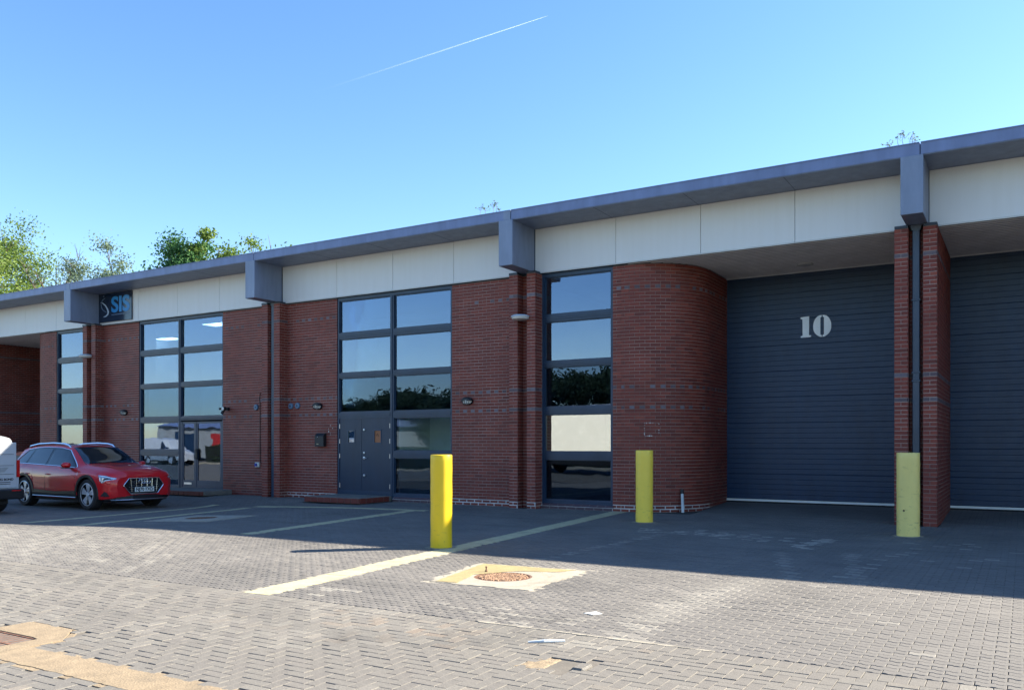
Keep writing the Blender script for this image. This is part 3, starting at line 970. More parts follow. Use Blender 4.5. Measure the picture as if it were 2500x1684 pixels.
# the largest ones in view become single parts
zc = -math.sin(PHI) * ox + math.cos(PHI) * (oy - CAMY); xc = math.cos(PHI) * ox + math.sin(PHI) * (oy - CAMY)
facing = (dy_ * (0 - ox) - dx_ * (CAMY - oy)) > 0
vis = facing & (np.abs(xc / zc) < .6) & (zc > 0) & (ln > .1) & top_ok & ~((np.abs(dx_) < .05) & (oy > .3))
score = np.where(vis, zc / np.sqrt(ln * np.maximum(.15, np.abs(dx_ * math.cos(PHI) + dy_ * math.sin(PHI)))), 1e9)
idx = np.argsort(score)[:296]
rest = np.ones(n, bool); rest[idx] = False; rest &= top_ok
off = offset_of(Bd)
o = tiles('brickwork', bt, bf, BT[rest], 'brick', Bd, tn[rest], None, off); tag(o, kind='stuff')
cache = {}
for i in idx:
    key = (round(float(ln[i]), 3), round(float(dx_[i]), 3), round(float(dy_[i]), 3), round(float(tn[i]) * 5), bool(limed[i]))
    loc = tuple(BT[i, 3] - np.array(off))
    if key not in cache:
        A = np.zeros((1, 4, 3)); A[0, :3] = BT[i, :3]
        q = tiles('brick', bt, bf, A, 'brick', None, [tn[i]]); q.parent = Bd; q.location = loc; cache[key] = q.data
    else:
        share('brick', cache[key], Bd, loc)
# limed joints in the bottom courses
for (x0, y0, x1, y1) in [(-17.74, WY, -15.95, WY), (-12.1, WY, -10.28, WY), (-7.78, WY, -7.58, WY), (-9.8, PY, -9.575, PY), (-10.27, PY, -10.05, PY)]:
    m_ = MB(); m_.box(x0, x1, y0 - .002, y0 + .01, 0.0, .148); m_.build('limed_joints', 'limed_mortar', Bd)
for k in range(12):
    a0 = -pi / 2 + (pi / 2) * k / 12; a1 = -pi / 2 + (pi / 2) * (k + 1) / 12
    cx, cy, r = -7.58, WY + 1.5, 1.4985
    LIME.extr([(cx + r * math.cos(a0), cy + r * math.sin(a0), 0), (cx + r * math.cos(a1), cy + r * math.sin(a1), 0), (cx + r * math.cos(a1), cy + r * math.sin(a1), .148), (cx + r * math.cos(a0), cy + r * math.sin(a0), .148)], (-.01, .01, 0))
LIME.build('limed_joints', 'limed_mortar', Bd)

# fascia, soffit, brackets, panels
for i in range(len(XB) - 1):
    xb, xn = XB[i], XB[i + 1]
    m = MB(); m.extr([(xb - .042, -1.0, 6.475), (xb - .042, -1.0, 6.685), (xb - .042, -.9, 6.70), (xb - .042, -.9, 6.475)], (xn - xb - .016, 0, 0)); fa = m.build('fascia', 'fascia_metal', Bd)
    m = MB(); m.box(xb - .042, xn - .06, -1.012, -1.0005, 6.672, 6.69); m.build('drip_edge', 'fascia_metal', fa)
    if i in (2, 4):
        m = MB(); m.box(xb - .24, xb - .06, -1.006, -1.0008, 6.478, 6.683); m.build('patch_plate', 'bracket_metal', Bd)
    m = MB(); m.box(xb + .001, xn - .361, -.985, -.0, 6.462, 6.474); sf = m.build('eaves_soffit', 'bracket_metal', Bd)
    for k in (1, 2, 3):
        m = MB(); m.box(xb + 1.96 * k, xb + 1.96 * k + .006, -.98, -.01, 6.459, 6.4615); m.build('soffit_joint', 'dark_gap', sf)
    m = MB(); m.cbox(xb - .36, xb, -1.02, .0, 5.462, 6.472, .008); br_ = m.build('bracket', 'bracket_metal', Bd)
    m = MB(); m.cbox(xb - .362, xb + .002, -.03, .02, 5.44, 6.46, .004); m.build('bracket_flange', 'frame_metal', br_)
    xs = [xb + .004, xb + 2.04, xb + 3.96, xb + 5.87, xn - .364]
    for k in range(4):
        m = MB(); m.cbox(xs[k] + .004, xs[k + 1] - .004, 0.0, .04, 5.452, 6.46, .003); m.build('fascia_panel', 'white_panel', Bd)
    m = MB(); m.box(xb + .157, xn - .547, -.028, .03, 5.428, 5.449); m.box(xb + .157, xn - .547, -.034, -.0285, 5.420, 5.436); m.build('panel_drip', 'white_trim', Bd)
m = MB(); m.box(-43.4, 15.2, .041, .10, 5.43, 6.47); m.build('panel_backing', 'dark_gap', Bd)
m = MB(); m.extr([(-43.6, -.89, 6.69), (-43.6, -.89, 6.60), (-43.6, 14, 6.6), (-43.6, 14, 7.1), (-43.6, 6.5, 7.15)], (59.0, 0, 0)); m.build('roof', 'fascia_metal', Bd)
m = MB(); m.box(-43.4, 15.2, 13.7, 14, 0, 6.6); m.box(-43.6, -43.3, 0, 14, 0, 6.6); m.box(15.1, 15.4, 0, 14, 0, 6.6); m.build('rear_wall', 'mortar', Bd)

# door recesses
def recess(x0, x1, cL=None, cR=None):
    nsl = 20
    for k in range(nsl):
        y0 = .06 + k * .14
        a0_, a1_ = x0, x1
        if y0 < 1.5:
            q_ = math.sqrt(max(0, 1.5 ** 2 - (y0 - 1.55) ** 2))
            if cL is not None: a0_ = cL + q_ - .03
            if cR is not None: a1_ = cR - q_ + .03
        m = MB(); m.extr([(a0_, y0, 5.45), (a0_, y0 + .014, 5.412), (a0_, y0 + .082, 5.412), (a0_, y0 + .096, 5.45)], (a1_ - a0_, 0, 0)); m.build('soffit_slat', 'soffit_lining', Bd)
    m = MB(); m.box(x0 - (1.45 if cL is not None else 0), x1 + (1.45 if cR is not None else 0), .105, 2.9, 5.449, 5.47); m.build('soffit_back', 'dark_gap', Bd)
    m = apron(x0, x1); m.build('door_apron', 'paving_far', Bd)
    d = bpy.data.objects.new('sectional_door', None); COL.objects.link(d); d.parent = Bd
    D0 = 2.85
    z = .20; H = .594
    for k in range(9):
        zt = min(z + H, 5.42)
        m = MB()
        prof = [(D0, z + .006)]
        nr = 5; rh = (H - .012) / nr
        for r_ in range(nr):
            a = z + .006 + r_ * rh
            if a >= zt: break
            b = min(a + rh, zt)
            prof += [(D0, a + .004), (D0 + .0, b - .010), (D0 + .007, b - .006), (D0 + .007, b - .001)]
        prof = [(D0 + .004, z + .001)] + prof + [(D0 + .004, zt - .001)]
        pts = [(x0, y, zz_) for y, zz_ in prof] + [(x0, D0 + .045, zt - .001), (x0, D0 + .045, z + .001)]
        m.extr(pts, (x1 - x0, 0, 0))
        m.build('door_section', 'door_metal', d)
        z += H
    m = MB(); m.box(x0, x1, D0 + .05, D0 + .08, .1, 5.43); m.build('door_backing', 'dark_gap', d)
    m = MB(); m.box(x0, x1, D0 - .02, D0 + .03, .148, .196); m.build('bottom_rail', 'plate_white', d)
    m = MB(); m.box(x0, x1, D0 + .0, D0 + .03, .085, .148); m.build('rubber_seal', 'rubber', d)
    m = MB(); m.box(x0, x1, D0 - .035, D0 - .004, 5.385, 5.417); m.build('head_trim', 'soffit_lining', d)
    return d
dr10 = recess(-6.079, -2.032, cL=-7.58)
dr11 = recess(-1.329, 2.749, cR=4.25)
drl = recess(-34.594, -31.051, cR=-29.55)
dr10['label'] = 'dark blue sectional door with the large white number 10'
# numerals: white stencil 1 and 0

ONE = [(-4.377, 4.363), (-4.343, 4.374), (-4.181, 4.383), (-4.186, 3.956), (-4.153, 3.95), (-4.136, 3.935), (-4.143, 3.914), (-4.187, 3.908), (-4.353, 3.906), (-4.374, 3.922), (-4.367, 3.939), (-4.327, 3.955), (-4.331, 4.32), (-4.37, 4.337)]
ZL = [(-3.908, 4.392), (-3.96, 4.385), (-3.996, 4.369), (-4.036, 4.333), (-4.064, 4.289), (-4.087, 4.225), (-4.095, 4.163), (-4.094, 4.10), (-4.085, 4.049), (-4.06, 3.995), (-4.023, 3.952), (-3.955, 3.906), (-3.908, 3.899), (-3.908, 3.938), (-3.938, 3.954), (-3.938, 4.336), (-3.911, 4.355)]
def digit(name, polys):
    m = MB()
    for p in polys:
        c_ = (sum(a for a, b in p) / len(p)); 
        m.extr([(a, 2.842, b) for a, b in p], (0, .006, 0))
    return m.build(name, 'numeral_white', dr10)
digit('numeral_one', [ONE])
ZR = [(-3.905 + (-3.895 - a), b) for a, b in ZL][::-1]
digit('numeral_zero', [ZL, ZR])
# oval light in the soffit
m = MB(); m.lathe([(.17, 5.416), (.17, 5.395), (.13, 5.385), (.0, 5.383)], (-4.1, 2.05, 0), n=24, cap=False); 
sl = m.build('soffit_light', 'lamp_glass', Bd)

# windows
ROWS = [(4.465, 5.33), (3.39, 4.30), (2.335, 3.255), (1.305, 2.165), (.20, 1.13)]
GY = .13
def window(x0, x1, kind):
    """tall framed window between brick jambs"""
    w = bpy.data.objects.new('window', None); COL.objects.link(w); w.parent = Bd
    f = MB()
    ft = .055
    two = (x1 - x0) > 2.5
    xm = (x0 + x1) / 2 - .02 if two else None
    f.box(x0, x0 + ft, .065, .19, .03, 5.424); f.box(x1 - ft, x1, .065, .19, .03, 5.424)
    f.box(x0 + ft, x1 - ft, .065, .19, 5.33, 5.424)
    f.box(x0 + ft, x1 - ft, .051, .0645, 5.395, 5.424)
    cols = [(x0 + ft, xm - .06), (xm + .06, x1 - ft)] if two else [(x0 + ft, x1 - ft)]
    if two:
        f.box(xm - .06, xm + .06, .068, .19, .03, 5.33); f.box(xm - .014, xm + .014, .052, .068, .03, 5.329)
    tz = [(5.33, 5.33)]
    for k in range(4):
        za, zb = ROWS[k + 1][1], ROWS[k][0]
        for ci, (a, b) in enumerate(cols):
            if kind == 'doors' and ci == 0 and k == 3: continue
            if kind == 'glazed' and ci == 1 and k == 3: continue
            f.box(a, b, .07, .185, za, zb)
            zm = (za + zb) / 2
            f.box(a, b, .052, .07, zm - .034, zm - .004); f.box(a, b, .058, .07, zm + .012, zm + .046)
    for ci, (a, b) in enumerate(cols):
        if (kind == 'doors' and ci == 0) or (kind == 'glazed' and ci == 1):
            f.box(a, b, .07, .20, .03, .175); continue
        f.box(a, b, .07, .185, .12, .20)
    f.build('window_frame', 'frame_metal', w)
    for ci, (a, b) in enumerate(cols):
        for k in range(5):
            if kind == 'doors' and ci == 0 and k >= 3: continue
            if kind == 'glazed' and ci == 1 and k >= 3: continue
            z0, z1 = ROWS[k]
            # inner bead then the pane
            g = MB(); e = .022
            g.box(a, a + e, .10, .18, z0, z1); g.box(b - e, b, .10, .18, z0, z1); g.box(a + e, b - e, .10, .18, z0, z0 + e); g.box(a + e, b - e, .10, .18, z1 - e, z1)
            g.build('bead', 'frame_metal', w)
            p = MB(); tl = R.uniform(-.0015, .0015); t2 = R.uniform(-.0015, .0015)
            p.extr([(a + e, GY + tl, z0 + e), (b - e, GY + tl + t2, z0 + e), (b - e, GY - tl + t2, z1 - e), (a + e, GY - tl, z1 - e)], (0, .006, 0))
            p.build('pane', ('window_glass', 'window_glass', 'tinted_glass', 'clear_glass' if kind == 'doors' else 'mirror_glass' if abs(x0 + 9.575) < .1 else 'window_glass', 'tinted_glass')[k], w)
    # brick sill of blue sloping headers
    sx = x0 + .004
    if kind != 'doors' : rng = cols[0][0] - ft, (x1 if kind == 'single' else xm)
    else: rng = xm + .06, x1
    xx = rng[0] + .004; sb = MB(); 
    lm = MB(); lm.box(rng[0], rng[1], .012, .3, 0, .070); lm.extr([(rng[0], .02, .070), (rng[0], .09, .125), (rng[0], .3, .125), (rng[0], .3, .070)], (rng[1] - rng[0], 0, 0))
    lm.build('sill_mortar', 'limed_mortar', Bd)
    while xx < rng[1] - .05:
        l_ = min(.215, rng[1] - xx - .004)
        q = MB(); q.box(xx, xx + l_, .004, .05, .004, .062, 0, 1.58); q.build('sill_brick', 'brick', Bd)
        xx += .225
    xx = rng[0] + .02
    while xx < rng[1] - .05:
        q = MB(); q.extr([(xx, .006, .072), (xx, .085, .134), (xx, .12, .134), (xx, .12, .072)], (.19, 0, 0), 0, 1.58); q.build('sill_brick', 'brick', Bd)
        xx += .2
    return w, cols, xm
wins = {}
for (a, b) in WIN:
    kind = 'single' if b - a < 2.5 else ('doors' if abs(a + 15.89) < .1 else ('glazed' if a < -20 and a > -30 else 'double'))
    wins[round(a)] = (window(a, b, kind), kind)

# pair of solid doors
(wd, cols, xm), _ = wins[-16]
a, b = cols[0]
z0, z1 = .175, 2.17
mid = -15.06
dd = bpy.data.objects.new('entrance_doors', None); COL.objects.link(dd); dd.parent = Bd
def leaf_panel(x0, x1, px, board):
    # leaf with a small square vision panel
    w2 = .115; zc_ = 1.68; h2 = .165
    m = MB()
    y0, y1 = .085, .13
    m.box(x0, px - w2, y0, y1, z0, z1); m.box(px + w2, x1, y0, y1, z0, z1)
    m.box(px - w2, px + w2, y0, y1, z0, zc_ - h2); m.box(px - w2, px + w2, y0, y1, zc_ + h2, z1)
    m.build('door_leaf', 'leaf_metal', dd)
    m = MB()
    for (p, q, r_, s_) in ((px - w2 - .02, px - w2 + .012, zc_ - h2 - .02, zc_ + h2 + .02), (px + w2 - .012, px + w2 + .02, zc_ - h2 - .02, zc_ + h2 + .02)):
        m.box(p, q, .076, .0848, r_, s_)
    m.box(px - w2 + .012, px + w2 - .012, .076, .0848, zc_ + h2 - .012, zc_ + h2 + .02); m.box(px - w2 + .012, px + w2 - .012, .076, .0848, zc_ - h2 - .02, zc_ - h2 + .012)
    m.build('vision_frame', 'frame_metal', dd)
    m = MB(); m.box(px - w2 + .001, px + w2 - .001, .10, .106, zc_ - h2 + .001, zc_ + h2 - .001); m.build('vision_pane', 'window_glass' if not board else 'wood_board', dd)
leaf_panel(a + .004, mid - .004, -15.42, False)
leaf_panel(mid + .004, b - .004, -14.51, True)
m = MB(); m.tube([(-14.57, .097, 1.70), (-14.53, .097, 1.76), (-14.49, .097, 1.69)], .006, 6); m.build('board_scuff', 'hatch_dark', dd)
m = MB(); m.box(a + .004, b - .004, .078, .0845, z0 + .004, z0 + .075); m.build('kick_plate', 'frame_metal', dd)
for z in (1.86, 1.25, .655):
    m = MB(); m.lathe([(.033, .084), (.033, .066), (.02, .058), (0, .056)], (-14.965, 0, z), axis='y', n=16, cap=False); m.build('lock', 'steel', dd)
m = MB(); m.lathe([(.035, .084), (.035, .07), (.0, .068)], (-14.965, 0, 1.12), axis='y', n=16, cap=False); m.tube([(-14.965, .07, 1.12), (-14.965, .035, 1.12), (-14.85, .03, 1.117)], .011, 8); m.build('handle', 'steel', dd)
for x in (a + .012, b - .012):
    for z in (1.96, 1.56, 1.17, .38):
        m = MB(); m.tube([(x, .074, z - .06), (x, .074, z + .06)], .012, 8); m.build('hinge', 'steel', dd)
# step in front
st = MB(); st.cbox(-15.86, -14.0, -1.2, WY - .004, .0, .148, .02)
st.build('entrance_step', 'paver_brown', Bd)
xx = -15.86
while xx < -14.05:
    l_ = min(.215, -14.0 - xx - .004)
    q = MB(); q.cbox(xx + .004, xx + l_, -1.212, -1.19, .012, .138, .006); q.v = q.v; q.t = [.2] * len(q.t); q.build('edging_brick', 'brick', Bd); xx += .225
yy = -1.2
while yy < -.1:
    q = MB(); q.cbox(-14.012, -13.988, yy + .01, min(yy + .22, 0), .012, .138, .006); q.t = [.2] * len(q.t); q.build('edging_brick', 'brick', Bd); yy += .225

# glazed entrance
(wg, cols, xm), _ = wins[-24]
a, b = cols[1]
gd = bpy.data.objects.new('glazed_entrance', None); COL.objects.link(gd); gd.parent = Bd
m = MB()
m.box(a, b, .07, .18, 2.17, 2.30)
for x in (a, -21.70, b - .05): m.box(x, x + .06 if x != a else x + .05, .07, .18, .175, 2.17)
m.build('door_frame', 'frame_metal', gd)
def glazed_leaf(x0, x1, zb, name):
    m = MB(); e = .055
    m.box(x0, x0 + e, .08, .13, zb, 2.165); m.box(x1 - e, x1, .08, .13, zb, 2.165); m.box(x0 + e, x1 - e, .08, .13, 2.165 - e, 2.165); m.box(x0 + e, x1 - e, .08, .13, zb, zb + .20)
    m.build(name, 'frame_metal', gd)
    m = MB(); m.box(x0 + e, x1 - e, .10, .106, zb + .20, 2.165 - e); m.build('door_pane', 'low_glass', gd)
glazed_leaf(a + .052, -21.702, .178, 'side_leaf'); glazed_leaf(-21.638, b - .052, .178, 'door_leaf')
m = MB(); m.box(-22.2, -21.86, .07, .079, .25, .31); m.build('letter_plate', 'steel', gd)
m = MB(); m.box(-21.63, -21.57, .03, .079, 1.02, 1.34); m.tube([(-21.6, .03, 1.05), (-21.6, -.01, 1.08), (-21.6, -.01, 1.28), (-21.6, .03, 1.31)], .012, 8); m.build('pull_handle', 'black_plastic', gd)
st = MB(); st.cbox(-22.85, -20.0, -1.0, WY - .004, 0, .14, .02); st.build('entrance_step', 'paver_brown', Bd)
yy = -1.0
xx = -22.85
while xx < -20.05:
    q = MB(); q.cbox(xx + .004, min(xx + .219, -20.0), -1.012, -.99, .012, .128, .006); q.t = [.2] * len(q.t); q.build('edging_brick', 'brick', Bd); xx += .225

# interiors
m = MB()
m.box(-43.2, 15, 4.2, 4.3, 0, 5.42)
for x in XB[1:]:
    m.box(x - .24, x - .12, .42, 4.2, 0, 5.42)
m.build('inner_wall', 'plaster', Bd)
m = MB(); m.box(-43.2, 15, 3.0, 4.2, 5.32, 5.42)
for (x0, x1) in [(-43, -34.9), (-29.3, -7.62), (4.6, 14.8)]: m.box(x0, x1, .2, 3.0, 5.33, 5.42)
m.build('ceiling', 'plaster', Bd)
m = MB(); m.box(-43.2, 15, 2.95, 4.2, -.02, .10)
for (x0, x1) in [(-43, -34.9), (-29.3, -7.62), (4.6, 14.8)]: m.box(x0, x1, .19, 2.95, -.02, .10)
m.build('inner_floor', 'dark_floor', Bd)
# jamb returns and room dividers seen through the panes
for (x0, z0_, z1_) in [(-28.90, 3.3, 5.3), (-24.36, 3.3, 5.3), (-15.86, 3.3, 5.3)]:
    m = MB(); m.box(x0, x0 + .06, .24, .62, z0_, z1_); m.build('jamb_return', 'white_trim', Bd)
m = MB(); m.box(-13.98, -13.94, .3, 1.6, .1, 2.3); m.box(-13.98, -12.1, 1.6, 1.66, .1, 2.3); m.build('lobby_wall', 'plate_white', Bd)
m = MB(); m.box(-13.5, -12.5, .24, .30, 1.22, 1.24); m.build('inner_ledge', 'white_trim', Bd)
for (x, y, l_) in [(-21.46, .72, .95), (-25.95, 2.3, .95)]:
    m = MB(); m.box(x - l_ / 2, x + l_ / 2, y - .2, y + .3, 5.21, 5.325)
    o = m.build('ceiling_light', 'white_trim', Bd)
    m = MB(); m.box(x - l_ / 2 + .01, x + l_ / 2 - .01, y - .19, y + .29, 5.195, 5.209); m.build('diffuser', 'lit_diffuser', o)
# black chair inside the glazed entrance
ch = thing('chair', 'black chair standing inside the glazed entrance door', 'chair', (-21.05, .95, .10), .5, local=True)
m = MB(); m.cbox(-.24, .24, -.23, .23, .43, .50, .02); m.build('seat', 'chair_black', ch)
m = MB(); m.cbox(-.22, .22, .21, .25, .55, .92, .015); m.tube([(-.2, .22, .45), (-.2, .23, .6)], .015, 6); m.tube([(.2, .22, .45), (.2, .23, .6)], .015, 6); m.build('backrest', 'chair_black', ch)
for x in (-.2, .2):
    for y in (-.19, .19):
        m = MB(); m.tube([(x, y, .44), (x * 1.15, y * 1.15, 0)], .013, 6); m.build('leg', 'chair_black', ch)

# downpipes
def downpipe(xb, label):
    d = thing('downpipe', label, 'downpipe', (xb - .195, -.12, 0))
    x = xb - .195
    m = MB(); m.cbox(x - .062, x + .062, -.185, -.06, .0, 5.40, .012); m.build('pipe', 'pipe_metal', d)
    for z in (2.63, 2.78, 1.25, 4.1):
        m = MB(); m.cbox(x - .074, x + .074, -.197, -.05, z - .018, z + .018, .006); m.build('collar', 'pipe_metal', d)
    m = MB(); m.extr([(x - .10, -.2, 5.455), (x + .10, -.2, 5.455), (x + .064, -.19, 5.36), (x - .064, -.19, 5.36)], (0, .15, 0)); m.build('hopper', 'pipe_metal', d)
    return d
downpipe(-17.90, 'dark blue square downpipe in the slot between brick piers, left of the black post box')
downpipe(-1.485, 'dark blue square downpipe behind the faded bollard, right of the door numbered 10')

# wall lights
def bulkhead(x, label):
    o = thing('bulkhead_light', label, 'wall light', (x, WY, 2.52), group='oval bulkhead lights on the brickwork', local=True)
    m = MB()
    vs = [];
    prof = [(1.0, 0), (1.0, -.035), (.93, -.06)]
    n_ = 24
    for s_, y in prof:
        for k in range(n_):
            a_ = 2 * pi * k / n_; vs.append((.155 * s_ * math.cos(a_), y, .095 * s_ * math.sin(a_)))
    fs = [(i * n_ + k, i * n_ + (k + 1) % n_, (i + 1) * n_ + (k + 1) % n_, (i + 1) * n_ + k) for i in range(2) for k in range(n_)]
    m.add(vs, fs); m.build('base', 'black_plastic', o, smooth=40)
    m = MB(); vs = []; rings = [(.92, -.058), (.8, -.085), (.5, -.105), (.02, -.11)]
    for s_, y in rings:
        for k in range(n_):
            a_ = 2 * pi * k / n_; vs.append((.15 * s_ * math.cos(a_), y, .09 * s_ * math.sin(a_)))
    fs = [(i * n_ + k, i * n_ + (k + 1) % n_, (i + 1) * n_ + (k + 1) % n_, (i + 1) * n_ + k) for i in range(3) for k in range(n_)]
    m.add(vs, fs); m.build('diffuser', 'lamp_glass', o, smooth=50)
    m = MB()
    # eyelid hood over the top half plus guard bars
    vs = []
    for s_, y in [(1.0, -.04), (.97, -.10), (.75, -.128), (.3, -.135)]:
        for k in range(13):
            a_ = pi * k / 12; vs.append((.158 * s_ * math.cos(a_), y, .098 * s_ * math.sin(a_)))
    m.add(vs, [(i * 13 + k, i * 13 + k + 1, (i + 1) * 13 + k + 1, (i + 1) * 13 + k) for i in range(3) for k in range(12)])
    for x_ in (-.085, -.028, .028, .085):
        m.tube([(x_, -.125, .01), (x_, -.12, -.045), (x_, -.06, -.09)], .006, 6)
    m.build('hood', 'black_plastic', o)
    return o
b0 = bulkhead(-16.57, 'oval bulkhead light on brick just above the black post box')
dup(b0, (-25.10, WY, 2.51), label='oval bulkhead light on brick above the roof of the red car')
dup(b0, (-11.63, WY, 2.53), label='oval bulkhead light on the brick panel above the near yellow bollard')
def visor(x, label):
    o = thing('flood_light', label, 'wall light', (x, PY - .05, 4.40), group='half round lights across the pier slots', local=True)
    m = MB(); m.lathe([(.02, .05), (.16, .045), (.215, .02), (.22, -.005)], (0, -.05, 0), n=24, cap=False); m.build('cover', 'sign_grey', o, smooth=40)
    m = MB(); m.lathe([(.205, -.004), (.19, -.05), (.12, -.075), (.0, -.08)], (0, -.05, 0), n=24, cap=False); m.build('lens', 'lamp_glass', o, smooth=40)
    m = MB(); m.box(-.16, -.02, -.02, .10, -.02, .045); m.build('bracket', 'black_plastic', o)
    return o
v0 = visor(-9.92, 'half round wall light across the pier slot left of the tall single window')
dup(v0, (-26.60, PY - .05, 4.40), label='half round wall light across the pier below the blue company sign')
# sensors, camera, cable, socket, post box
def dome(x, z, label):
    o = thing('sounder', label, 'alarm box', (x, WY, z), local=True)
    m = MB(); m.lathe([(.085, 0), (.088, -.03), (.075, -.05), (0, -.055)], axis='y', n=24, cap=False); m.build('cover', 'box_blue_grey', o, smooth=40)
    m = MB(); m.lathe([(.03, -.0545), (.026, -.062), (0, -.063)], axis='y', n=12, cap=False); m.build('grille', 'pipe_metal', o)
    return o
d0 = dome(-18.985, 2.545, 'round blue-grey sounder on brick beside the vertical cable')
dup(d0, (-17.60, WY, 2.545), label='left of the two round blue-grey sounders right of the downpipe')
dup(d0, (-17.34, WY, 2.55), label='right of the two round blue-grey sounders right of the downpipe')
cc = thing('security_camera', 'black security camera with a white lamp beside the lit window', 'camera', (-20.15, WY, 2.52), local=True)
m = MB(); m.box(-.03, .03, -.08, 0, -.05, .05); m.tube([(0, -.06, 0), (0, -.16, 0)], .018, 8); m.build('bracket', 'black_plastic', cc)
m = MB(); m.lathe([(.035, -.14), (.06, -.16), (.06, -.24), (.05, -.25)], (.02, 0, .0), axis='y', n=16); m.tube([(.0, -.2, -.04), (-.04, -.24, -.15)], [.04, .045], 10); m.tube([(-.02, -.16, .02), (-.16, -.22, .0)], [.03, .035], 10); m.build('body', 'black_plastic', cc)
m = MB(); m.lathe([(.05, -.255), (.0, -.262)], (.02, 0, .0), axis='y', n=16, cap=False); m.build('lens', 'lamp_glass', cc)
m = MB(); m.tube([(-18.83, WY - .012, 2.95), (-18.86, WY - .012, 2.80), (-18.835, WY - .012, 2.6), (-18.84, WY - .012, 1.8), (-18.835, WY - .012, .95)], .011, 6)
o = m.build('cable', 'black_plastic'); tag(o, 'thin black cable running down the brick left of the blue downpipe', 'cable')
so = thing('power_socket', 'white power socket with blue cap on brick beside the downpipe', 'socket', (-18.92, WY, .89))
m = MB(); m.cbox(-18.99, -18.83, WY - .07, WY, .82, .96, .01); m.build('box', 'white_trim', so)
m = MB(); m.lathe([(.045, WY - .07), (.045, WY - .10), (0, WY - .105)], (-18.935, 0, .89), axis='y', n=14, cap=False); m.build('cap', 'socket_blue', so)
pb = thing('post_box', 'black metal post box on brick left of the solid double doors', 'post box', (-16.44, WY, 1.6))
m = MB(); m.extr([(-16.60, WY, 1.42), (-16.60, WY - .12, 1.42), (-16.60, WY - .12, 1.70), (-16.60, WY - .06, 1.775), (-16.60, WY, 1.785)], (.32, 0, 0)); m.build('body', 'black_plastic', pb)
m = MB(); m.lathe([(.012, WY - .121), (.0, WY - .128)], (-16.50, 0, 1.68), axis='y', n=8, cap=False); m.build('lock', 'steel', pb)
m = MB(); m.box(-16.53, -16.46, WY - .125, WY - .121, 1.475, 1.495); m.build('name_plate', 'line_cream', pb)
# old adhesive blobs left on the brick
for (cx, cy, cz, nn_, w_, h_, lb) in [(-16.12, WY, 1.90, 9, .12, .10, 'white fixing marks on brick between post box and double doors'), (-6.93, 0, 1.80, 26, .14, .14, 'rectangle of white adhesive marks on the curved brick wall')]:
    m = MB()
    for k in range(nn_):
        if nn_ > 20:
            e_ = k % 4; tt = R.uniform(-1, 1)
            u_, v_ = [(tt * w_, h_), (tt * w_, -h_), (-w_, tt * h_), (w_, tt * h_)][e_]
        else:
            u_, v_ = R.choice((-1, 0, 1)) * w_ * .6, R.uniform(-1, 1) * h_ * 1.6
        if nn_ > 20:
            # follow the curved wall
            a_ = math.atan2(cx + u_ * 1.0 + 7.58, 1) ; X_ = cx + u_
            yy_ = WY + 1.5 - math.sqrt(max(.01, 1.5 ** 2 - (X_ + 7.58) ** 2)) - .008
        else:
            X_ = cx + u_; yy_ = WY - .008
        r_ = R.uniform(.006, .015)
        m.lathe([(r_, .0), (r_ * .8, -.004), (0, -.006)], (X_, yy_, cz + v_), axis='y', n=7, cap=False)
    o = m.build('adhesive_marks', 'paint_white', Bd)
# leaning white pipe by the curved wall
op = thing('waste_pipe', 'short leaning white waste pipe at the foot of the curved brick wall', 'pipe', (-6.52, .62, 0))
m = MB(); m.tube([(-6.33, .50, 0), (-6.37, .56, .42)], .032, 12); m.build('pipe', 'pvc_white', op)
m = MB(); m.tube([(-6.37, .56, .40), (-6.378, .575, .50)], .036, 12); m.build('collar', 'black_plastic', op)

# company sign under the eaves
sg = thing('company_sign', 'dark blue sign with the letters SIS and a silver crescent logo', 'sign', (-25.5, 0, 5.95))
m = MB(); m.cbox(-26.36, -24.62, -.05, -.004, 5.50, 6.44, .006); m.build('sign_board', 'sign_dark', sg)
me = text_mesh('SIS', .72, bold=.022); me.materials.append(M['sign_blue'])
xs_ = [v.co.x for v in me.vertices]; ys_ = [v.co.y for v in me.vertices]
sx_, sy_ = .96 / (max(xs_) - min(xs_)), .53 / (max(ys_) - min(ys_))
cx_, cy_ = (max(xs_) + min(xs_)) / 2, (max(ys_) + min(ys_)) / 2
for v in me.vertices: v.co = Vector(((v.co.x - cx_) * sx_, (v.co.y - cy_) * sy_, v.co.z))
o = bpy.data.objects.new('lettering', me); COL.objects.link(o); o.parent = sg
o.rotation_euler = (pi / 2, 0, 0); o.location = (-25.19 + 25.5, -.053, 6.05 - 5.95)
def crescent(pts, ws, name, mat):
    m = MB(); P_ = []; Q_ = []
    for i, p in enumerate(pts):
        a_, b_ = Vector(pts[max(i - 1, 0)]), Vector(pts[min(i + 1, len(pts) - 1)])
        t_ = (b_ - a_).normalized(); n_ = Vector((-t_.y, t_.x)) * ws[i] / 2
        P_.append((p[0] + n_.x, p[1] + n_.y)); Q_.append((p[0] - n_.x, p[1] - n_.y))
    for i in range(len(pts) - 1):
        m.extr([(P_[i][0], -.0545, P_[i][1]), (P_[i + 1][0], -.0545, P_[i + 1][1]), (Q_[i + 1][0], -.0545, Q_[i + 1][1]), (Q_[i][0], -.0545, Q_[i][1])], (0, .004, 0))
    m.build(name, mat, sg)
crescent([(-26.24, 6.17), (-26.13, 6.14), (-26.0, 6.06), (-25.88, 5.93), (-25.84, 5.83), (-25.86, 5.76), (-25.96, 5.70), (-26.10, 5.675)], [.02, .035, .045, .06, .075, .065, .045, .01], 'crescent', 'sign_grey')
crescent([(-25.99, 6.30), (-26.10, 6.27), (-26.18, 6.21), (-26.22, 6.14)], [.01, .03, .035, .02], 'crescent', 'sign_dim')
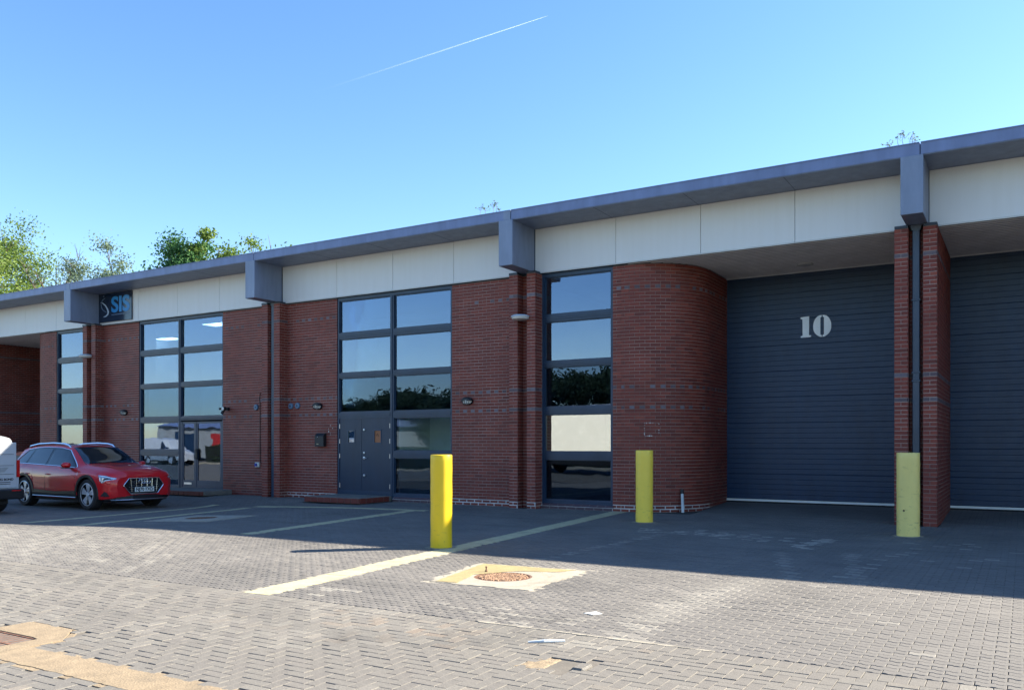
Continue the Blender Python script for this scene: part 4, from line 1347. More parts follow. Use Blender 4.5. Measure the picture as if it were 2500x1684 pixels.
crescent([(-26.23, 6.12), (-26.20, 6.0), (-26.12, 5.91), (-25.93, 5.82)], [.03, .055, .04, .015], 'crescent', 'sign_dim')
m = MB(); m.lathe([(.03, -.0545), (0, -.056)], (-26.08, 0, 6.36), axis='y', n=12, cap=False); m.build('logo_dot', 'sign_dim', sg)
m = MB()
xx = -25.66
while xx < -24.72:
    l_ = R.uniform(.02, .045); m.box(xx, xx + l_, -.0535, -.050, 5.70, 5.735); xx += l_ + .012
m.build('strapline', 'sign_dim', sg)

# ------------------------------------------------------------------ bollards
def bollard(x, y, r, h, mat, label, dent=0):
    o = thing('bollard', label, 'bollard', (x, y, 0), group='yellow steel bollards in front of the doors', local=True)
    m = MB()
    prof = [(r, -.02)] + [(r + .0015 * math.sin(k * 1.7), h * k / 14) for k in range(14)] + [(r, h - .012), (r - .004, h - .004), (r - .012, h), (r - .08, h), (0, h + .001)]
    m.lathe(prof, n=48, cap=False)
    m.build('post', mat, o, smooth=40)
    m = MB()
    rr_ = random.Random(int(x * 10))
    pl = []
    for k in range(22):
        a_ = 2 * pi * k / 22; q = r + .055 + rr_.uniform(-.02, .03); pl.append((q * math.cos(a_), q * math.sin(a_)))
    m.prism(pl, -.01, .0065); m.build('concrete_collar', 'concrete', o)
    return o
bollard(*BOL[0], 'yellow_bright', 'bright yellow bollard in front, its right edge lit by the sun')
bollard(*BOL[1], 'yellow_mid', 'yellow bollard in front of the curved brick wall')
b3 = bollard(*BOL[2], 'yellow_faded', 'faded pale yellow bollard in front of the downpipe and brick pier')
m = MB(); m.lathe([(.016, -.1735), (.012, -.177), (0, -.178)], (-.045, .005, .42), axis='y', n=12, cap=False); m.build('hole', 'hatch_dark', b3)

# ------------------------------------------------------------------ vehicles
def crv(tab):
    xs = [a for a, b in tab]; ys = [b for a, b in tab]
    def f(x):
        x = min(max(x, xs[0]), xs[-1])
        i = max(0, min(len(xs) - 2, int(np.searchsorted(xs, x)) - 1))
        t_ = (x - xs[i]) / (xs[i + 1] - xs[i])
        def sl(k):
            if k <= 0: return (ys[1] - ys[0]) / (xs[1] - xs[0])
            if k >= len(xs) - 1: return (ys[-1] - ys[-2]) / (xs[-1] - xs[-2])
            d0, d1 = (ys[k] - ys[k - 1]) / (xs[k] - xs[k - 1]), (ys[k + 1] - ys[k]) / (xs[k + 1] - xs[k])
            return 0 if d0 * d1 <= 0 else 2 * d0 * d1 / (d0 + d1)
        h = xs[i + 1] - xs[i]; m0, m1 = sl(i) * h, sl(i + 1) * h
        return (2 * t_ ** 3 - 3 * t_ ** 2 + 1) * ys[i] + (t_ ** 3 - 2 * t_ ** 2 + t_) * m0 + (-2 * t_ ** 3 + 3 * t_ ** 2) * ys[i + 1] + (t_ ** 3 - t_ ** 2) * m1
    return f
class Body:
    def __init__(s, ymax, zbelt, ybelt, zroof, yroof, zwt, zlow, axles, ra, zax):
        s.ymax, s.zb, s.yb, s.zr, s.yr, s.zwt, s.zl0 = map(crv, (ymax, zbelt, ybelt, zroof, yroof, zwt, zlow))
        s.ax, s.ra, s.zax = axles, ra, zax
    def zl(s, x):
        z = s.zl0(x)
        for a in s.ax:
            if abs(x - a) < s.ra: z = max(z, s.zax + math.sqrt(s.ra ** 2 - (x - a) ** 2))
        return z
    def sec(s, x):
        zl, zb, zr = s.zl(x), s.zb(x), s.zr(x)
        ym, yb, yr, zt = s.ymax(x), s.yb(x), s.yr(x), s.zwt(x)
        z0 = s.zl0(x); H = zb - z0
        def yside(z):
            t_ = (z - z0) / H
            return float(np.interp(t_, [0, .12, .35, .55, .72, .88, 1.0], [ym - .045, ym - .012, ym - .012, ym, ym - .004, ym - .03, yb]))
        out = []
        lv = [0, .12, .3, .45, .58, .70, .82, .92, 1.0]
        for t_ in lv:
            z = zl + (zb - zl) * t_; out.append((yside(z), z))
        out.append((yb + (yr - yb) * .5, zb + (zt - zb) * .52))
        out.append((yr, zt))
        out.append((yr - .045, zt + (zr - zt) * .62))
        out.append((yr * .80, zt + (zr - zt) * .86)); out.append((yr * .45, zt + (zr - zt) * .97)); out.append((0, zr))
        return out
    def side(s, x, z):
        sc_ = s.sec(x)
        for (y0, z0), (y1, z1) in zip(sc_[:-1], sc_[1:]):
            if z0 <= z <= z1: return y0 + (y1 - y0) * (z - z0) / max(1e-6, z1 - z0)
        return sc_[0][0]
    def mesh(s, xs):
        m = MB(); S = [s.sec(x) for x in xs]; K = len(S[0])
        vs = []
        for x, sec in zip(xs, S):
            vs += [(x, -y, z) for y, z in sec] + [(x, y, z) for y, z in sec[-2::-1]]
        W = 2 * K - 1; fs = []
        for i in range(len(xs) - 1):
            for k in range(W - 1):
                a = i * W + k; fs.append((a, a + 1, a + 1 + W, a + W))
        fs.append(tuple(range(W))[::1]); fs.append(tuple(reversed(range((len(xs) - 1) * W, len(xs) * W))))
        m.add(vs, [tuple(reversed(f)) for f in fs]); return m
    def wrap(s, m, pts, push=.006, mi=0, side=-1, sub=6, th=.0):
        """polygon given in (x, z) pasted over the body side as a fan grid between lower and upper edges"""
        xs = sorted(set([p[0] for p in pts]));
        x0, x1 = xs[0], xs[-1]; n = max(2, int((x1 - x0) / .05))
        cols = []
        for i in range(n + 1):
            x = x0 + (x1 - x0) * i / n; zs = []
            for k in range(len(pts)):
                (a, b), (c, d) = pts[k], pts[(k + 1) % len(pts)]
                if min(a, c) - 1e-9 <= x <= max(a, c) + 1e-9 and abs(a - c) > 1e-9: zs.append(b + (d - b) * (x - a) / (c - a))
            if not zs: continue
            lo, hi = min(zs), max(zs)
            cols.append([(x, side * (s.side(x, lo + (hi - lo) * j / sub) + push), lo + (hi - lo) * j / sub) for j in range(sub + 1)])
        vs = [p for c in cols for p in c]; fs = []
        for i in range(len(cols) - 1):
            for j in range(sub):
                a = i * (sub + 1) + j; f = (a, a + sub + 1, a + sub + 2, a + 1)
                fs.append(f if side < 0 else f[::-1])
        m.add(vs, fs, mi)

def wheel(parent, x, y, r, w, rr_, spokes, zc=None, outer=-1, style='alloy'):
    zc = zc or r
    t_ = MB(); prof = [(rr_, -w / 2 + .01), (rr_ + .03, -w / 2), (r - .03, -w / 2), (r - .006, -w / 2 + .03), (r, -w * .2), (r, w * .2), (r - .006, w / 2 - .03), (r - .03, w / 2), (rr_ + .03, w / 2), (rr_, w / 2 - .01)]
    t_.lathe([(p[0], p[1]) for p in prof], (x, y, zc), axis='y', n=40, cap=False)
    wh = t_.build('wheel', 'rubber', parent, smooth=30)
    f = outer
    m = MB(); m.lathe([(rr_, f * (w / 2 - .01)), (rr_ - .015, f * (w / 2 - .012)), (rr_ - .03, f * (w / 2 - .10)), (.02, f * (w / 2 - .11))], (x, y, zc), axis='y', n=40, cap=False)
    m.build('rim_well', 'dark_glossy', wh)
    m = MB(); m.lathe([(rr_ + .004, f * (w / 2 - .008)), (rr_ - .012, f * (w / 2 - .002)), (rr_ - .016, f * (w / 2 - .02))], (x, y, zc), axis='y', n=40, cap=False)
    yo = y + f * (w / 2 - .03)
    if style == 'alloy':
        for k in range(spokes):
            a = 2 * pi * k / spokes + .3
            for da, wi in ((-.16, .024), (.16, .024)):
                ca, sa = math.cos(a), math.sin(a)
                p0 = (.05, 0); r1 = rr_ - .01
                q = []
                for rad, off_, hw in ((.05, 0, .022), (r1, r1 * math.tan(da), wi + .022)):
                    q.append((rad, off_ - hw, off_ + hw))
                pts = [(q[0][0], q[0][1]), (q[1][0], q[1][1]), (q[1][0], q[1][2]), (q[0][0], q[0][2])]
                m.extr([(x + u_ * ca - v_ * sa, yo, zc + u_ * sa + v_ * ca) for u_, v_ in pts], (0, -f * .025, 0))
        m.lathe([(.06, f * (w / 2 - .028)), (.05, f * (w / 2 - .015)), (0, f * (w / 2 - .014))], (x, y, zc), axis='y', n=16, cap=False)
    else:
        m.lathe([(rr_ - .03, f * (w / 2 - .03)), (.09, f * (w / 2 - .05)), (.07, f * (w / 2 - .01)), (0, f * (w / 2 - .01))], (x, y, zc), axis='y', n=24, cap=False)
    m.build('rim', 'rim_silver', wh)
    return wh

car = thing('red_suv', 'red SUV with silver roof rails and chrome octagonal grille parked by the lit window', 'car', (-21.15, -3.7, float(gz(-20.5, -3.9))), math.radians(-2), local=True)
CB = Body(
    ymax=[(-2.52, .70), (-2.45, .82), (-2.2, .915), (-1.7, .955), (0, .955), (1.4, .965), (1.85, .955), (2.1, .915), (2.26, .84), (2.36, .70)],
    zbelt=[(-2.52, .95), (-2.42, 1.06), (-2.1, 1.12), (-1.4, 1.105), (0, 1.065), (.9, 1.03), (1.4, 1.005), (1.9, .965), (2.15, .92), (2.30, .855), (2.36, .80)],
    ybelt=[(-2.52, .62), (-2.42, .74), (-2.1, .83), (-1.5, .865), (0, .875), (.9, .865), (1.5, .85), (1.9, .83), (2.15, .79), (2.3, .72), (2.36, .62)],
    zroof=[(-2.52, .99), (-2.46, 1.08), (-2.36, 1.22), (-2.18, 1.44), (-2.08, 1.515), (-1.9, 1.545), (-1.2, 1.60), (-.5, 1.615), (0, 1.595), (.28, 1.555), (.6, 1.405), (1.08, 1.145), (1.22, 1.115), (1.6, 1.085), (1.95, 1.045), (2.2, .98), (2.32, .90), (2.36, .835)],
    yroof=[(-2.52, .56), (-2.3, .64), (-2.05, .64), (-1, .665), (.2, .65), (.6, .69), (1.1, .745), (1.3, .74), (1.9, .70), (2.2, .62), (2.36, .48)],
    zwt=[(-2.52, .97), (-2.42, 1.10), (-2.25, 1.27), (-2.08, 1.42), (-1.85, 1.475), (-1.2, 1.53), (-.5, 1.545), (0, 1.52), (.28, 1.475), (.6, 1.335), (1.05, 1.095), (1.22, 1.075), (1.6, 1.045), (1.95, 1.005), (2.2, .95), (2.32, .878), (2.36, .82)],
    zlow=[(-2.52, .40), (-2.4, .33), (-2.1, .30), (0, .27), (2.0, .28), (2.25, .30), (2.36, .34)],
    axles=(-1.464, 1.464), ra=.425, zax=.385)
xs = sorted(set([round(x, 3) for x in np.concatenate([np.linspace(-2.52, 2.36, 90), [-1.889, -1.039, 1.039, 1.889, -1.46, 1.46], np.linspace(2.2, 2.36, 8)])]))
CB.mesh(xs).build('body', 'car_red', car, smooth=38)
# inner block behind arches
m = MB(); m.box(-2.3, 2.2, -.66, .66, .20, .80); m.box(-1.0, 1.0, -.88, .88, .20, .5); m.box(-2.44, -1.93, -.7, .7, .24, .5); m.box(1.93, 2.28, -.7, .7, .22, .5); m.build('underbody', 'hatch_dark', car)
for sd in (-1, 1):
    # glass and bright trim
    front = [(-.42, 1.09), (.74, 1.06), (.82, 1.07), (.30, 1.435), (.12, 1.475), (-.36, 1.51)]
    rear = [(-1.42, 1.12), (-.52, 1.095), (-.46, 1.51), (-1.1, 1.50), (-1.28, 1.48)]
    quart = [(-1.93, 1.145), (-1.50, 1.125), (-1.36, 1.47), (-1.62, 1.44), (-1.9, 1.20)]
    m = MB(); CB.wrap(m, [(-2.0, 1.13), (.80, 1.042), (.88, 1.055), (.30, 1.462), (-.1, 1.515), (-.7, 1.53), (-1.2, 1.515), (-1.68, 1.465), (-2.02, 1.19)], .003, 0, sd); m.build('window_surround', 'dark_glossy', car)
    for q in (front, rear, quart):
        m = MB(); CB.wrap(m, q, .008, 0, sd); m.build('window', 'car_glass', car)
    tp = [(-2.03, 1.13), (-1.4, 1.112), (0, 1.072), (.84, 1.035), (.92, 1.05), (.30, 1.47), (-.1, 1.525), (-.7, 1.54), (-1.2, 1.525), (-1.7, 1.475), (-2.05, 1.22), (-2.03, 1.13)]
    pts = []
    for (a0, b0_), (a1, b1_) in zip(tp[:-1], tp[1:]):
        for k in range(6): 
            x = a0 + (a1 - a0) * k / 6; z = b0_ + (b1_ - b0_) * k / 6; pts.append((x, sd * (CB.side(x, z) + .006), z))
    m = MB(); m.tube(pts, .011, 6); m.build('window_trim', 'chrome', car)
    # sill, arches
    m = MB(); CB.wrap(m, [(-1.04, .30), (1.04, .30), (1.04, .47), (0, .43), (-1.04, .47)], .012, 0, sd); m.build('sill_cladding', 'black_plastic', car)
    m = MB(); m.tube([(-1.0, sd * (.955), .30), (1.0, sd * (.955), .30)], .012, 6); m.build('sill_strip', 'steel', car)
    for ax in (-1.464, 1.464):
        m = MB(); vs = []; nA = 22
        for k in range(nA + 1):
            a = math.radians(-14) + math.radians(208) * k / nA
            for rad, pu in ((.425, -.03), (.425, .016), (.485, .018), (.492, .0)):
                x, z = ax + rad * math.cos(a), .385 + rad * math.sin(a)
                vs.append((x, sd * (CB.side(min(max(x, -2.5), 2.34), max(z, .45)) * .0 + CB.side(min(max(ax + .49 * math.cos(a), -2.5), 2.34), max(.385 + .49 * math.sin(a), .3)) + pu), z))
        fs = []
        for k in range(nA):
            for j in range(3):
                a_ = k * 4 + j; fs.append((a_, a_ + 1, a_ + 5, a_ + 4) if sd < 0 else (a_ + 4, a_ + 5, a_ + 1, a_))
        m.add(vs, fs); m.build('arch_trim', 'black_plastic', car, smooth=40)
        wheel(car, ax, sd * .815, .385, .255, .275, 5, outer=sd)
    # roof rail
    pts = [(-1.85, 1.50), (-1.75, 1.575), (-1.3, 1.635), (-.6, 1.655), (-.1, 1.635), (.1, 1.60), (.2, 1.535)]
    m = MB(); m.tube([(x, sd * .60, z - .008) for x, z in pts], [.014, .03, .03, .03, .03, .026, .014], 8); m.build('roof_rail', 'chrome', car)
    # door lines, handles, mirror
    for xd in (-.44, .95):
        m = MB(); m.tube([(xd + dx0, sd * (CB.side(xd + dx0, z) - .002), z) for dx0, z in ((0, 1.04), (.02, .8), (.02, .6), (0, .46))], .007, 5); m.build('door_gap', 'hatch_dark', car)
    for xh in (-1.28, -.28):
        m = MB(); m.tube([(xh - .10, sd * (CB.side(xh - .1, .86) + .006), .865), (xh - .07, sd * (CB.side(xh, .86) + .03), .86), (xh + .07, sd * (CB.side(xh, .86) + .03), .855), (xh + .10, sd * (CB.side(xh + .1, .86) + .006), .85)], .015, 8); m.build('door_handle', 'car_red', car, smooth=60)
    mi_ = MB(); vs = []
    rings = [(0, .02), (.03, .07), (.10, .085), (.18, .075), (.22, .02)]
    for yy, s_ in rings:
        for k in range(12):
            a = 2 * pi * k / 12; vs.append((.74 + s_ * .9 * math.cos(a) - yy * .15, sd * (.93 + yy), 1.10 + s_ * .85 * math.sin(a)))
    mi_.add(vs, [(i * 12 + k, i * 12 + (k + 1) % 12, (i + 1) * 12 + (k + 1) % 12, (i + 1) * 12 + k) for i in range(4) for k in range(12)]); mr = mi_.build('mirror', 'car_red', car, smooth=60)
    m = MB(); m.box(.64, .82, min(sd * .90, sd * 1.12), max(sd * .90, sd * 1.12), 1.02, 1.04); m.build('mirror_base', 'black_plastic', mr)
    # lamps
    m = MB(); CB.wrap(m, [(1.93, .87), (1.99, .775), (2.05, .68), (2.12, .675), (2.17, .73), (2.335, .765), (2.335, .80), (2.15, .86)], .008, 0, sd); hl = m.build('headlight', 'headlamp', car)
    for q in ([(1.95, .866), (2.12, .852), (2.33, .798), (2.325, .785), (2.12, .835), (1.955, .852)], [(1.985, .84), (2.015, .84), (2.055, .72), (2.025, .72)], [(2.055, .715), (2.13, .71), (2.12, .68), (2.06, .682)], [(2.17, .745), (2.32, .775), (2.32, .766), (2.17, .733)]):
        m = MB(); CB.wrap(m, q, .014, 0, sd, sub=2); m.build('light_strip', 'headlamp_bright', hl)
    m = MB(); CB.wrap(m, [(2.09, .74), (2.20, .755), (2.30, .785), (2.20, .80), (2.10, .80)], .010, 0, sd, sub=2); m.build('lens_shadow', 'dark_glossy', hl)
    m = MB(); CB.wrap(m, [(2.03, .36), (2.22, .34), (2.26, .36), (2.17, .50)], .008, 0, sd); m.build('air_intake', 'hatch_dark', car)
    m = MB(); CB.wrap(m, [(-2.5, .90), (-2.2, .93), (-2.2, .97), (-2.5, .98)], .008, 0, sd); m.build('tail_light', 'tail_red', car)
# windscreen and bonnet lines
def screen(x0, x1, y0f, y1f, push, n=10):
    m = MB(); vs = []; nx_ = 12
    for i in range(nx_ + 1):
        x = x0 + (x1 - x0) * i / nx_
        sec = CB.sec(x); yr = CB.yr(x)
        yl = (y0f + (y1f - y0f) * i / nx_) * yr
        ys_ = [p[0] for p in sec[:8:-1]]; zs_ = [p[1] for p in sec[:8:-1]]
        for j in range(n + 1):
            y = -yl + 2 * yl * j / n; z = np.interp(abs(y), ys_, zs_)
            vs.append((x + push * .5, y, float(z) + push * .85))
    m.add(vs, [(i * (n + 1) + j, (i + 1) * (n + 1) + j, (i + 1) * (n + 1) + j + 1, i * (n + 1) + j + 1) for i in range(nx_) for j in range(n)]); return m
screen(.31, 1.10, .90, .97, .008, 16).build('windscreen', 'car_glass', car, smooth=60)
screen(-2.40, -2.12, .92, .92, .008).build('rear_window', 'car_glass', car)
m = MB(); m.tube([(1.12, -.62, 1.10), (1.06, -.1, 1.14), (1.1, .5, 1.11)], .009, 5); m.build('wiper', 'black_plastic', car)
for sd in (-1, 1):
    m = MB(); m.tube([(1.22, sd * .50, CB.zr(1.22) - .012), (1.7, sd * .44, CB.zr(1.7) - .006), (2.12, sd * .34, CB.zr(2.12) - .004)], [.012, .016, .008], 6); m.build('bonnet_crease', 'car_red', car, smooth=60)
# nose: octagonal grille
XG = 2.392
def fp_(y, z, dx=0): return (XG - .05 * max(0, abs(y) - .25) - .03 * (z - .35) + dx, y, z)
octo = [(-.53, .63), (-.40, .785), (.40, .785), (.53, .63), (.53, .60), (.36, .40), (-.36, .40), (-.53, .60)]
m = MB(); m.add([fp_(y, z, .012) for y, z in octo] + [fp_(y, z, -.12) for y, z in octo], [tuple(range(8))[::1]] + [(i, 8 + i, 8 + (i + 1) % 8, (i + 1) % 8) for i in range(8)])
gr = m.build('grille', 'dark_glossy', car)
m = MB(); m.tube([fp_(y * 1.01, z, .02) for y, z in octo + [octo[0]]], .011, 6); m.build('grille_frame', 'chrome', gr)
for y in (-.36, -.22, -.08, .08, .22, .36):
    h0, h1 = (.575, .765) if abs(y) < .3 else (.46, .765)
    m = MB(); m.tube([fp_(y * .93, h0, .022), fp_(y, h1, .022)], .0045, 5); m.build('grille_bar', 'chrome', gr)
for k in range(7):
    z = .43 + k * .045
    m = MB(); m.tube([fp_(-.40 + .05 * abs(k - 3) / 3, z, .015), fp_(0, z, .017), fp_(.40 - .05 * abs(k - 3) / 3, z, .015)], .0022, 4); m.build('grille_slat', 'steel', gr)
m = MB()
for k in range(4):
    cy = -.105 + k * .07; ring = []
    for j in range(19):
        a = 2 * pi * j / 18; ring.append(fp_(cy + .052 * math.cos(a), .70 + .052 * math.sin(a), .034))
    m.tube(ring, .0058, 6, caps=False)
m.build('ring_badge', 'chrome', car)
pl = MB(); pl.cbox(-.0, .014, -.26, .26, -.056, .056, .003)
pl.v = [(XG + .014 + x, y, .505 + z) for x, y, z in pl.v]; plo = pl.build('number_plate', 'plate_white', car)
me = text_mesh('NJ70 FXD', .10, bold=.0035); me.materials.append(M['hatch_dark'])
xs_ = [v.co.x for v in me.vertices]; s_ = .47 / (max(xs_) - min(xs_)); cxm = (max(xs_) + min(xs_)) / 2
for v in me.vertices: v.co = Vector(((v.co.x - cxm) * s_, v.co.y * 1.12, v.co.z * .5))
o = bpy.data.objects.new('plate_lettering', me); COL.objects.link(o); o.parent = plo; o.location = (XG + .028, 0, .505); o.rotation_euler = (pi / 2, 0, pi / 2)
# lower bumper, lip
m = MB(); 
pts = [(-.86, 2.06), (-.78, 2.2), (-.6, 2.32), (-.3, 2.385), (0, 2.395), (.3, 2.385), (.6, 2.32), (.78, 2.2), (.86, 2.06)]
vs = [(x + .012, y, .375 if abs(y) < .5 else .33) for y, x in pts] + [(x + .02, y, .27) for y, x in pts] + [(x - .10, y, .215) for y, x in pts]
m.add(vs, [(k, k + 9, k + 10, k + 1) for k in range(8)] + [(k + 9, k + 18, k + 19, k + 10) for k in range(8)]); m.build('lower_bumper', 'black_plastic', car)
m = MB(); m.tube([(x + .03, y, .262) for y, x in pts[1:-1]], .013, 6); m.build('bumper_lip', 'steel', car)

# white van, rear towards the camera side
van = thing('white_van', 'white van at the left edge seen from behind, half in sunlight', 'van', (-22.42, -6.87, float(gz(-22, -6.9))), pi - math.radians(0), local=True)
VB = Body(
    ymax=[(-2.1, .87), (-2.0, .90), (1.2, .90), (1.7, .86), (2.1, .72), (2.25, .55)],
    zbelt=[(-2.1, 1.02), (1.0, 1.02), (1.6, .95), (2.1, .85), (2.25, .72)],
    ybelt=[(-2.1, .85), (1.0, .87), (1.6, .82), (2.1, .66), (2.25, .48)],
    zroof=[(-2.1, 1.79), (-1.8, 1.84), (0, 1.86), (.5, 1.80), (1.25, 1.18), (1.4, 1.08), (2.1, .92), (2.25, .78)],
    yroof=[(-2.1, .70), (0, .72), (.6, .71), (1.3, .76), (2.1, .58), (2.25, .42)],
    zwt=[(-2.1, 1.70), (-1.8, 1.74), (0, 1.75), (.5, 1.70), (1.25, 1.12), (1.4, 1.02), (2.1, .88), (2.25, .75)],
    zlow=[(-2.1, .42), (0, .30), (2.25, .30)], axles=(-1.30, 1.40), ra=.39, zax=.33)
xs = sorted(set([round(x, 3) for x in np.concatenate([np.linspace(-2.1, 2.25, 60), [-1.69, -.91, 1.01, 1.79]])]))
VB.mesh(xs).build('body', 'van_white', van, smooth=38)
m = MB(); m.box(-1.95, 2.0, -.70, .70, .22, .85); m.build('underbody', 'hatch_dark', van)
m = MB(); m.cbox(-2.26, -2.06, -.92, .92, .34, .58, .03); bu = m.build('rear_bumper', 'black_plastic', van)
for sd in (-1, 1):
    m = MB(); m.box(-2.275, -2.255, sd * .72 - .10, sd * .72 + .10, .53, .56); m.build('reflector', 'tail_red', bu)
    m = MB(); m.box(-2.122, -2.10, sd * .845 - .035, sd * .845 + .035, .85, 1.25); m.build('tail_light', 'tail_red', van)
    m = MB(); VB.wrap(m, [(.25, 1.08), (1.1, 1.06), (.55, 1.62), (.25, 1.68)], .006, 0, sd); m.build('window', 'car_glass', van)
    for ax in (-1.30, 1.40): wheel(van, ax, sd * .79, .33, .2, .21, 5, outer=sd, style='steel')
    m = MB(); m.cbox(-2.125, -2.101, min(sd * .01, sd * .80), max(sd * .01, sd * .80), .60, 1.66, .01); dv = m.build('rear_door', 'van_white', van)
    for z in (.92, 1.12, 1.38):
        m = MB(); m.box(-2.131, -2.1255, min(sd * .06, sd * .74), max(sd * .06, sd * .74), z, z + .008); m.build('crease', 'dark_gap', dv)
    m = MB(); m.extr([(-2.131, sd * .35, 1.08), (-2.131, sd * .62, 1.08), (-2.131, sd * .52, .97), (-2.131, sd * .40, .97)], (.004, 0, 0)); m.build('handle_recess', 'clad_grey', dv)
me = text_mesh('NG BOND', .075, bold=.002); me.materials.append(M['hatch_dark'])
o = bpy.data.objects.new('lettering', me); COL.objects.link(o); o.parent = van; o.location = (-2.128, .47, .80) ; o.rotation_euler = (pi / 2, 0, -pi / 2); o.location = (-2.128, -.55, .80)
for z in (.73, .69):
    m = MB(); m.box(-2.130, -2.1262, -.66, -.40, z, z + .014); m.build('small_print', 'black_plastic', van)

# wheelie bin behind the car
bn = thing('wheelie_bin', 'grey wheelie bin with an orange lid standing behind the red car', 'bin', (-32.0, 1.0, 0), 0, local=True)
m = MB(); m.extr([(-.62, -.28, .12), (.62, -.28, .12), (.68, -.36, 1.06), (-.68, -.36, 1.06)], (0, .62, 0)); m.build('body', 'bin_grey', bn)
m = MB(); m.extr([(-.72, -.42, 1.06), (.72, -.42, 1.06), (.70, -.40, 1.12), (.3, -.36, 1.20), (-.3, -.36, 1.20), (-.70, -.40, 1.12)], (0, .78, 0)); m.build('lid', 'bin_orange', bn)
for x in (-.5, .5):
    m = MB(); m.lathe([(.09, -.03), (.09, .03)], (x, -.2, .09), axis='y', n=14); m.build('wheel', 'rubber', bn)

# ------------------------------------------------------------------ trees behind the roof
def tree(name, label, cat, loc, H, crown, kind, nleaf, lsz, group=None, seed=1, bare=0.0, lobes=9, limbs=9, low=.35):
    """crown = (rx, ry, rz) half sizes; leaves spread in lobes hung on the limbs"""
    rr_ = random.Random(seed); npr = np.random.default_rng(seed)
    o = thing(name, label, cat, loc, 0, group, local=True)
    rx, ry, rz = crown; cz = H - rz
    m = MB()
    m.tube([(0, 0, 0), (rr_.uniform(-.1, .1), 0, H * .3), (rr_.uniform(-.3, .3), .1, H * .6), (rr_.uniform(-.4, .4), 0, H * .88)], [H * .022, H * .017, H * .010, .02], 8)
    tips = []
    for k in range(limbs):
        a = 2 * pi * k / limbs + rr_.uniform(-.4, .4); z0 = H * rr_.uniform(.28, .7)
        e_ = (rx * rr_.uniform(.45, .95) * math.cos(a), ry * rr_.uniform(.45, .95) * math.sin(a), min(H * .97, cz + rz * rr_.uniform(-.35, .9)))
        mid_ = (e_[0] * .45, e_[1] * .45, z0 + (e_[2] - z0) * .6)
        m.tube([(0, 0, z0), mid_, e_], [H * .009, H * .005, .012], 5, caps=False); tips.append(e_)
        for q in range(6 if not bare else 12):
            t_ = rr_.uniform(.35, 1); b_ = Vector(mid_).lerp(Vector(e_), t_)
            d_ = Vector((rr_.uniform(-1, 1), rr_.uniform(-1, 1), rr_.uniform(.1, 1.4))).normalized() * rr_.uniform(.5, 1.5) * rx * .35
            m.tube([b_, b_ + d_ * .5 + Vector((0, 0, .08)), b_ + d_], [.022, .013, .005], 3, caps=False); tips.append(tuple(b_ + d_))
    m.build('trunk', 'bark', o)
    # leaf clusters
    cl = []
    for k in range(lobes):
        if k < len(tips) and rr_.random() < .7:
            c_ = rr_.choice(tips)
        else:
            a = rr_.uniform(0, 2 * pi); u_ = math.sqrt(rr_.random())
            c_ = (rx * .8 * u_ * math.cos(a), ry * .8 * u_ * math.sin(a), cz + rz * rr_.uniform(-.6, .8))
        cl.append((c_, rr_.uniform(.18, .38) * (rx + rz) / 2, rr_.uniform(-.25, .25)))
    pc = npr.integers(0, len(cl), nleaf)
    C_ = np.array([c[0] for c in cl])[pc]; Rr = np.array([c[1] for c in cl])[pc]; Tt = np.array([c[2] for c in cl])[pc]
    d = npr.normal(size=(nleaf, 3)); d /= np.linalg.norm(d, axis=1)[:, None]
    rad = Rr * (npr.random(nleaf) ** .45) * (1 + .25 * npr.normal(size=nleaf))
    P = C_ + d * rad[:, None] * np.array([1, 1, .75])
    T = np.zeros((nleaf, 4, 3))
    u_ = npr.normal(size=(nleaf, 3)); u_ /= np.linalg.norm(u_, axis=1)[:, None]
    w_ = np.cross(u_, npr.normal(size=(nleaf, 3))); w_ /= np.linalg.norm(w_, axis=1)[:, None]
    s_ = lsz * npr.uniform(.6, 1.5, nleaf)
    T[:, 0] = u_ * s_[:, None]; T[:, 1] = w_ * s_[:, None] * .6; T[:, 2] = np.cross(u_, w_) * s_[:, None]; T[:, 3] = P
    tn_ = np.clip(.5 + Tt + npr.normal(0, .16, nleaf), 0, 1)
    lt = [(-.5, 0, 0), (0, -.5, .06), (.5, 0, 0), (0, .5, .06)]
    tiles('crown', lt, [(0, 1, 2), (0, 2, 3)], T, kind, o, tn_)
    return o
TG = 'trees rising beyond the terrace roof'
tree('tree', 'tall loose yellow-green tree above the roof at the left edge', 'tree', (-68.5, 18, 0), 18.4, (5.6, 4.5, 7.0), 'leaf_yellow', 26000, .18, TG, 3, lobes=80, limbs=14, bare=.5)
tree('tree', 'dull green tree at the left edge, left of the yellow-green tree', 'tree', (-76, 20, 0), 18.5, (5, 4.5, 6.5), 'leaf_olive', 12000, .18, TG, 5, lobes=36, limbs=9)
tree('tree', 'nearly bare twiggy tree just right of the big yellow-green tree', 'tree', (-59.2, 18, 0), 16.2, (2.3, 2.2, 5), 'leaf_grey', 1600, .14, TG, 7, lobes=30, limbs=14, bare=1)
tree('tree', 'sparse grey-green tree above the roof, left of the blue sign', 'tree', (-55.0, 18, 0), 14.5, (2.4, 2.2, 4), 'leaf_grey', 8000, .14, TG, 9, lobes=50, limbs=12, bare=1)
tree('tree', 'sparse pale green tree above the roof over the blue sign', 'tree', (-51.6, 18.5, 0), 14.4, (2.4, 2.2, 4), 'leaf_grey', 9000, .145, TG, 11, lobes=50, limbs=12, bare=1)
tree('tree', 'low thin green tree between the sparse trees and the dense green one', 'tree', (-49.2, 18, 0), 13.9, (2.0, 2.2, 4), 'leaf_green', 2200, .18, TG, 13, lobes=30, limbs=10, bare=.5)
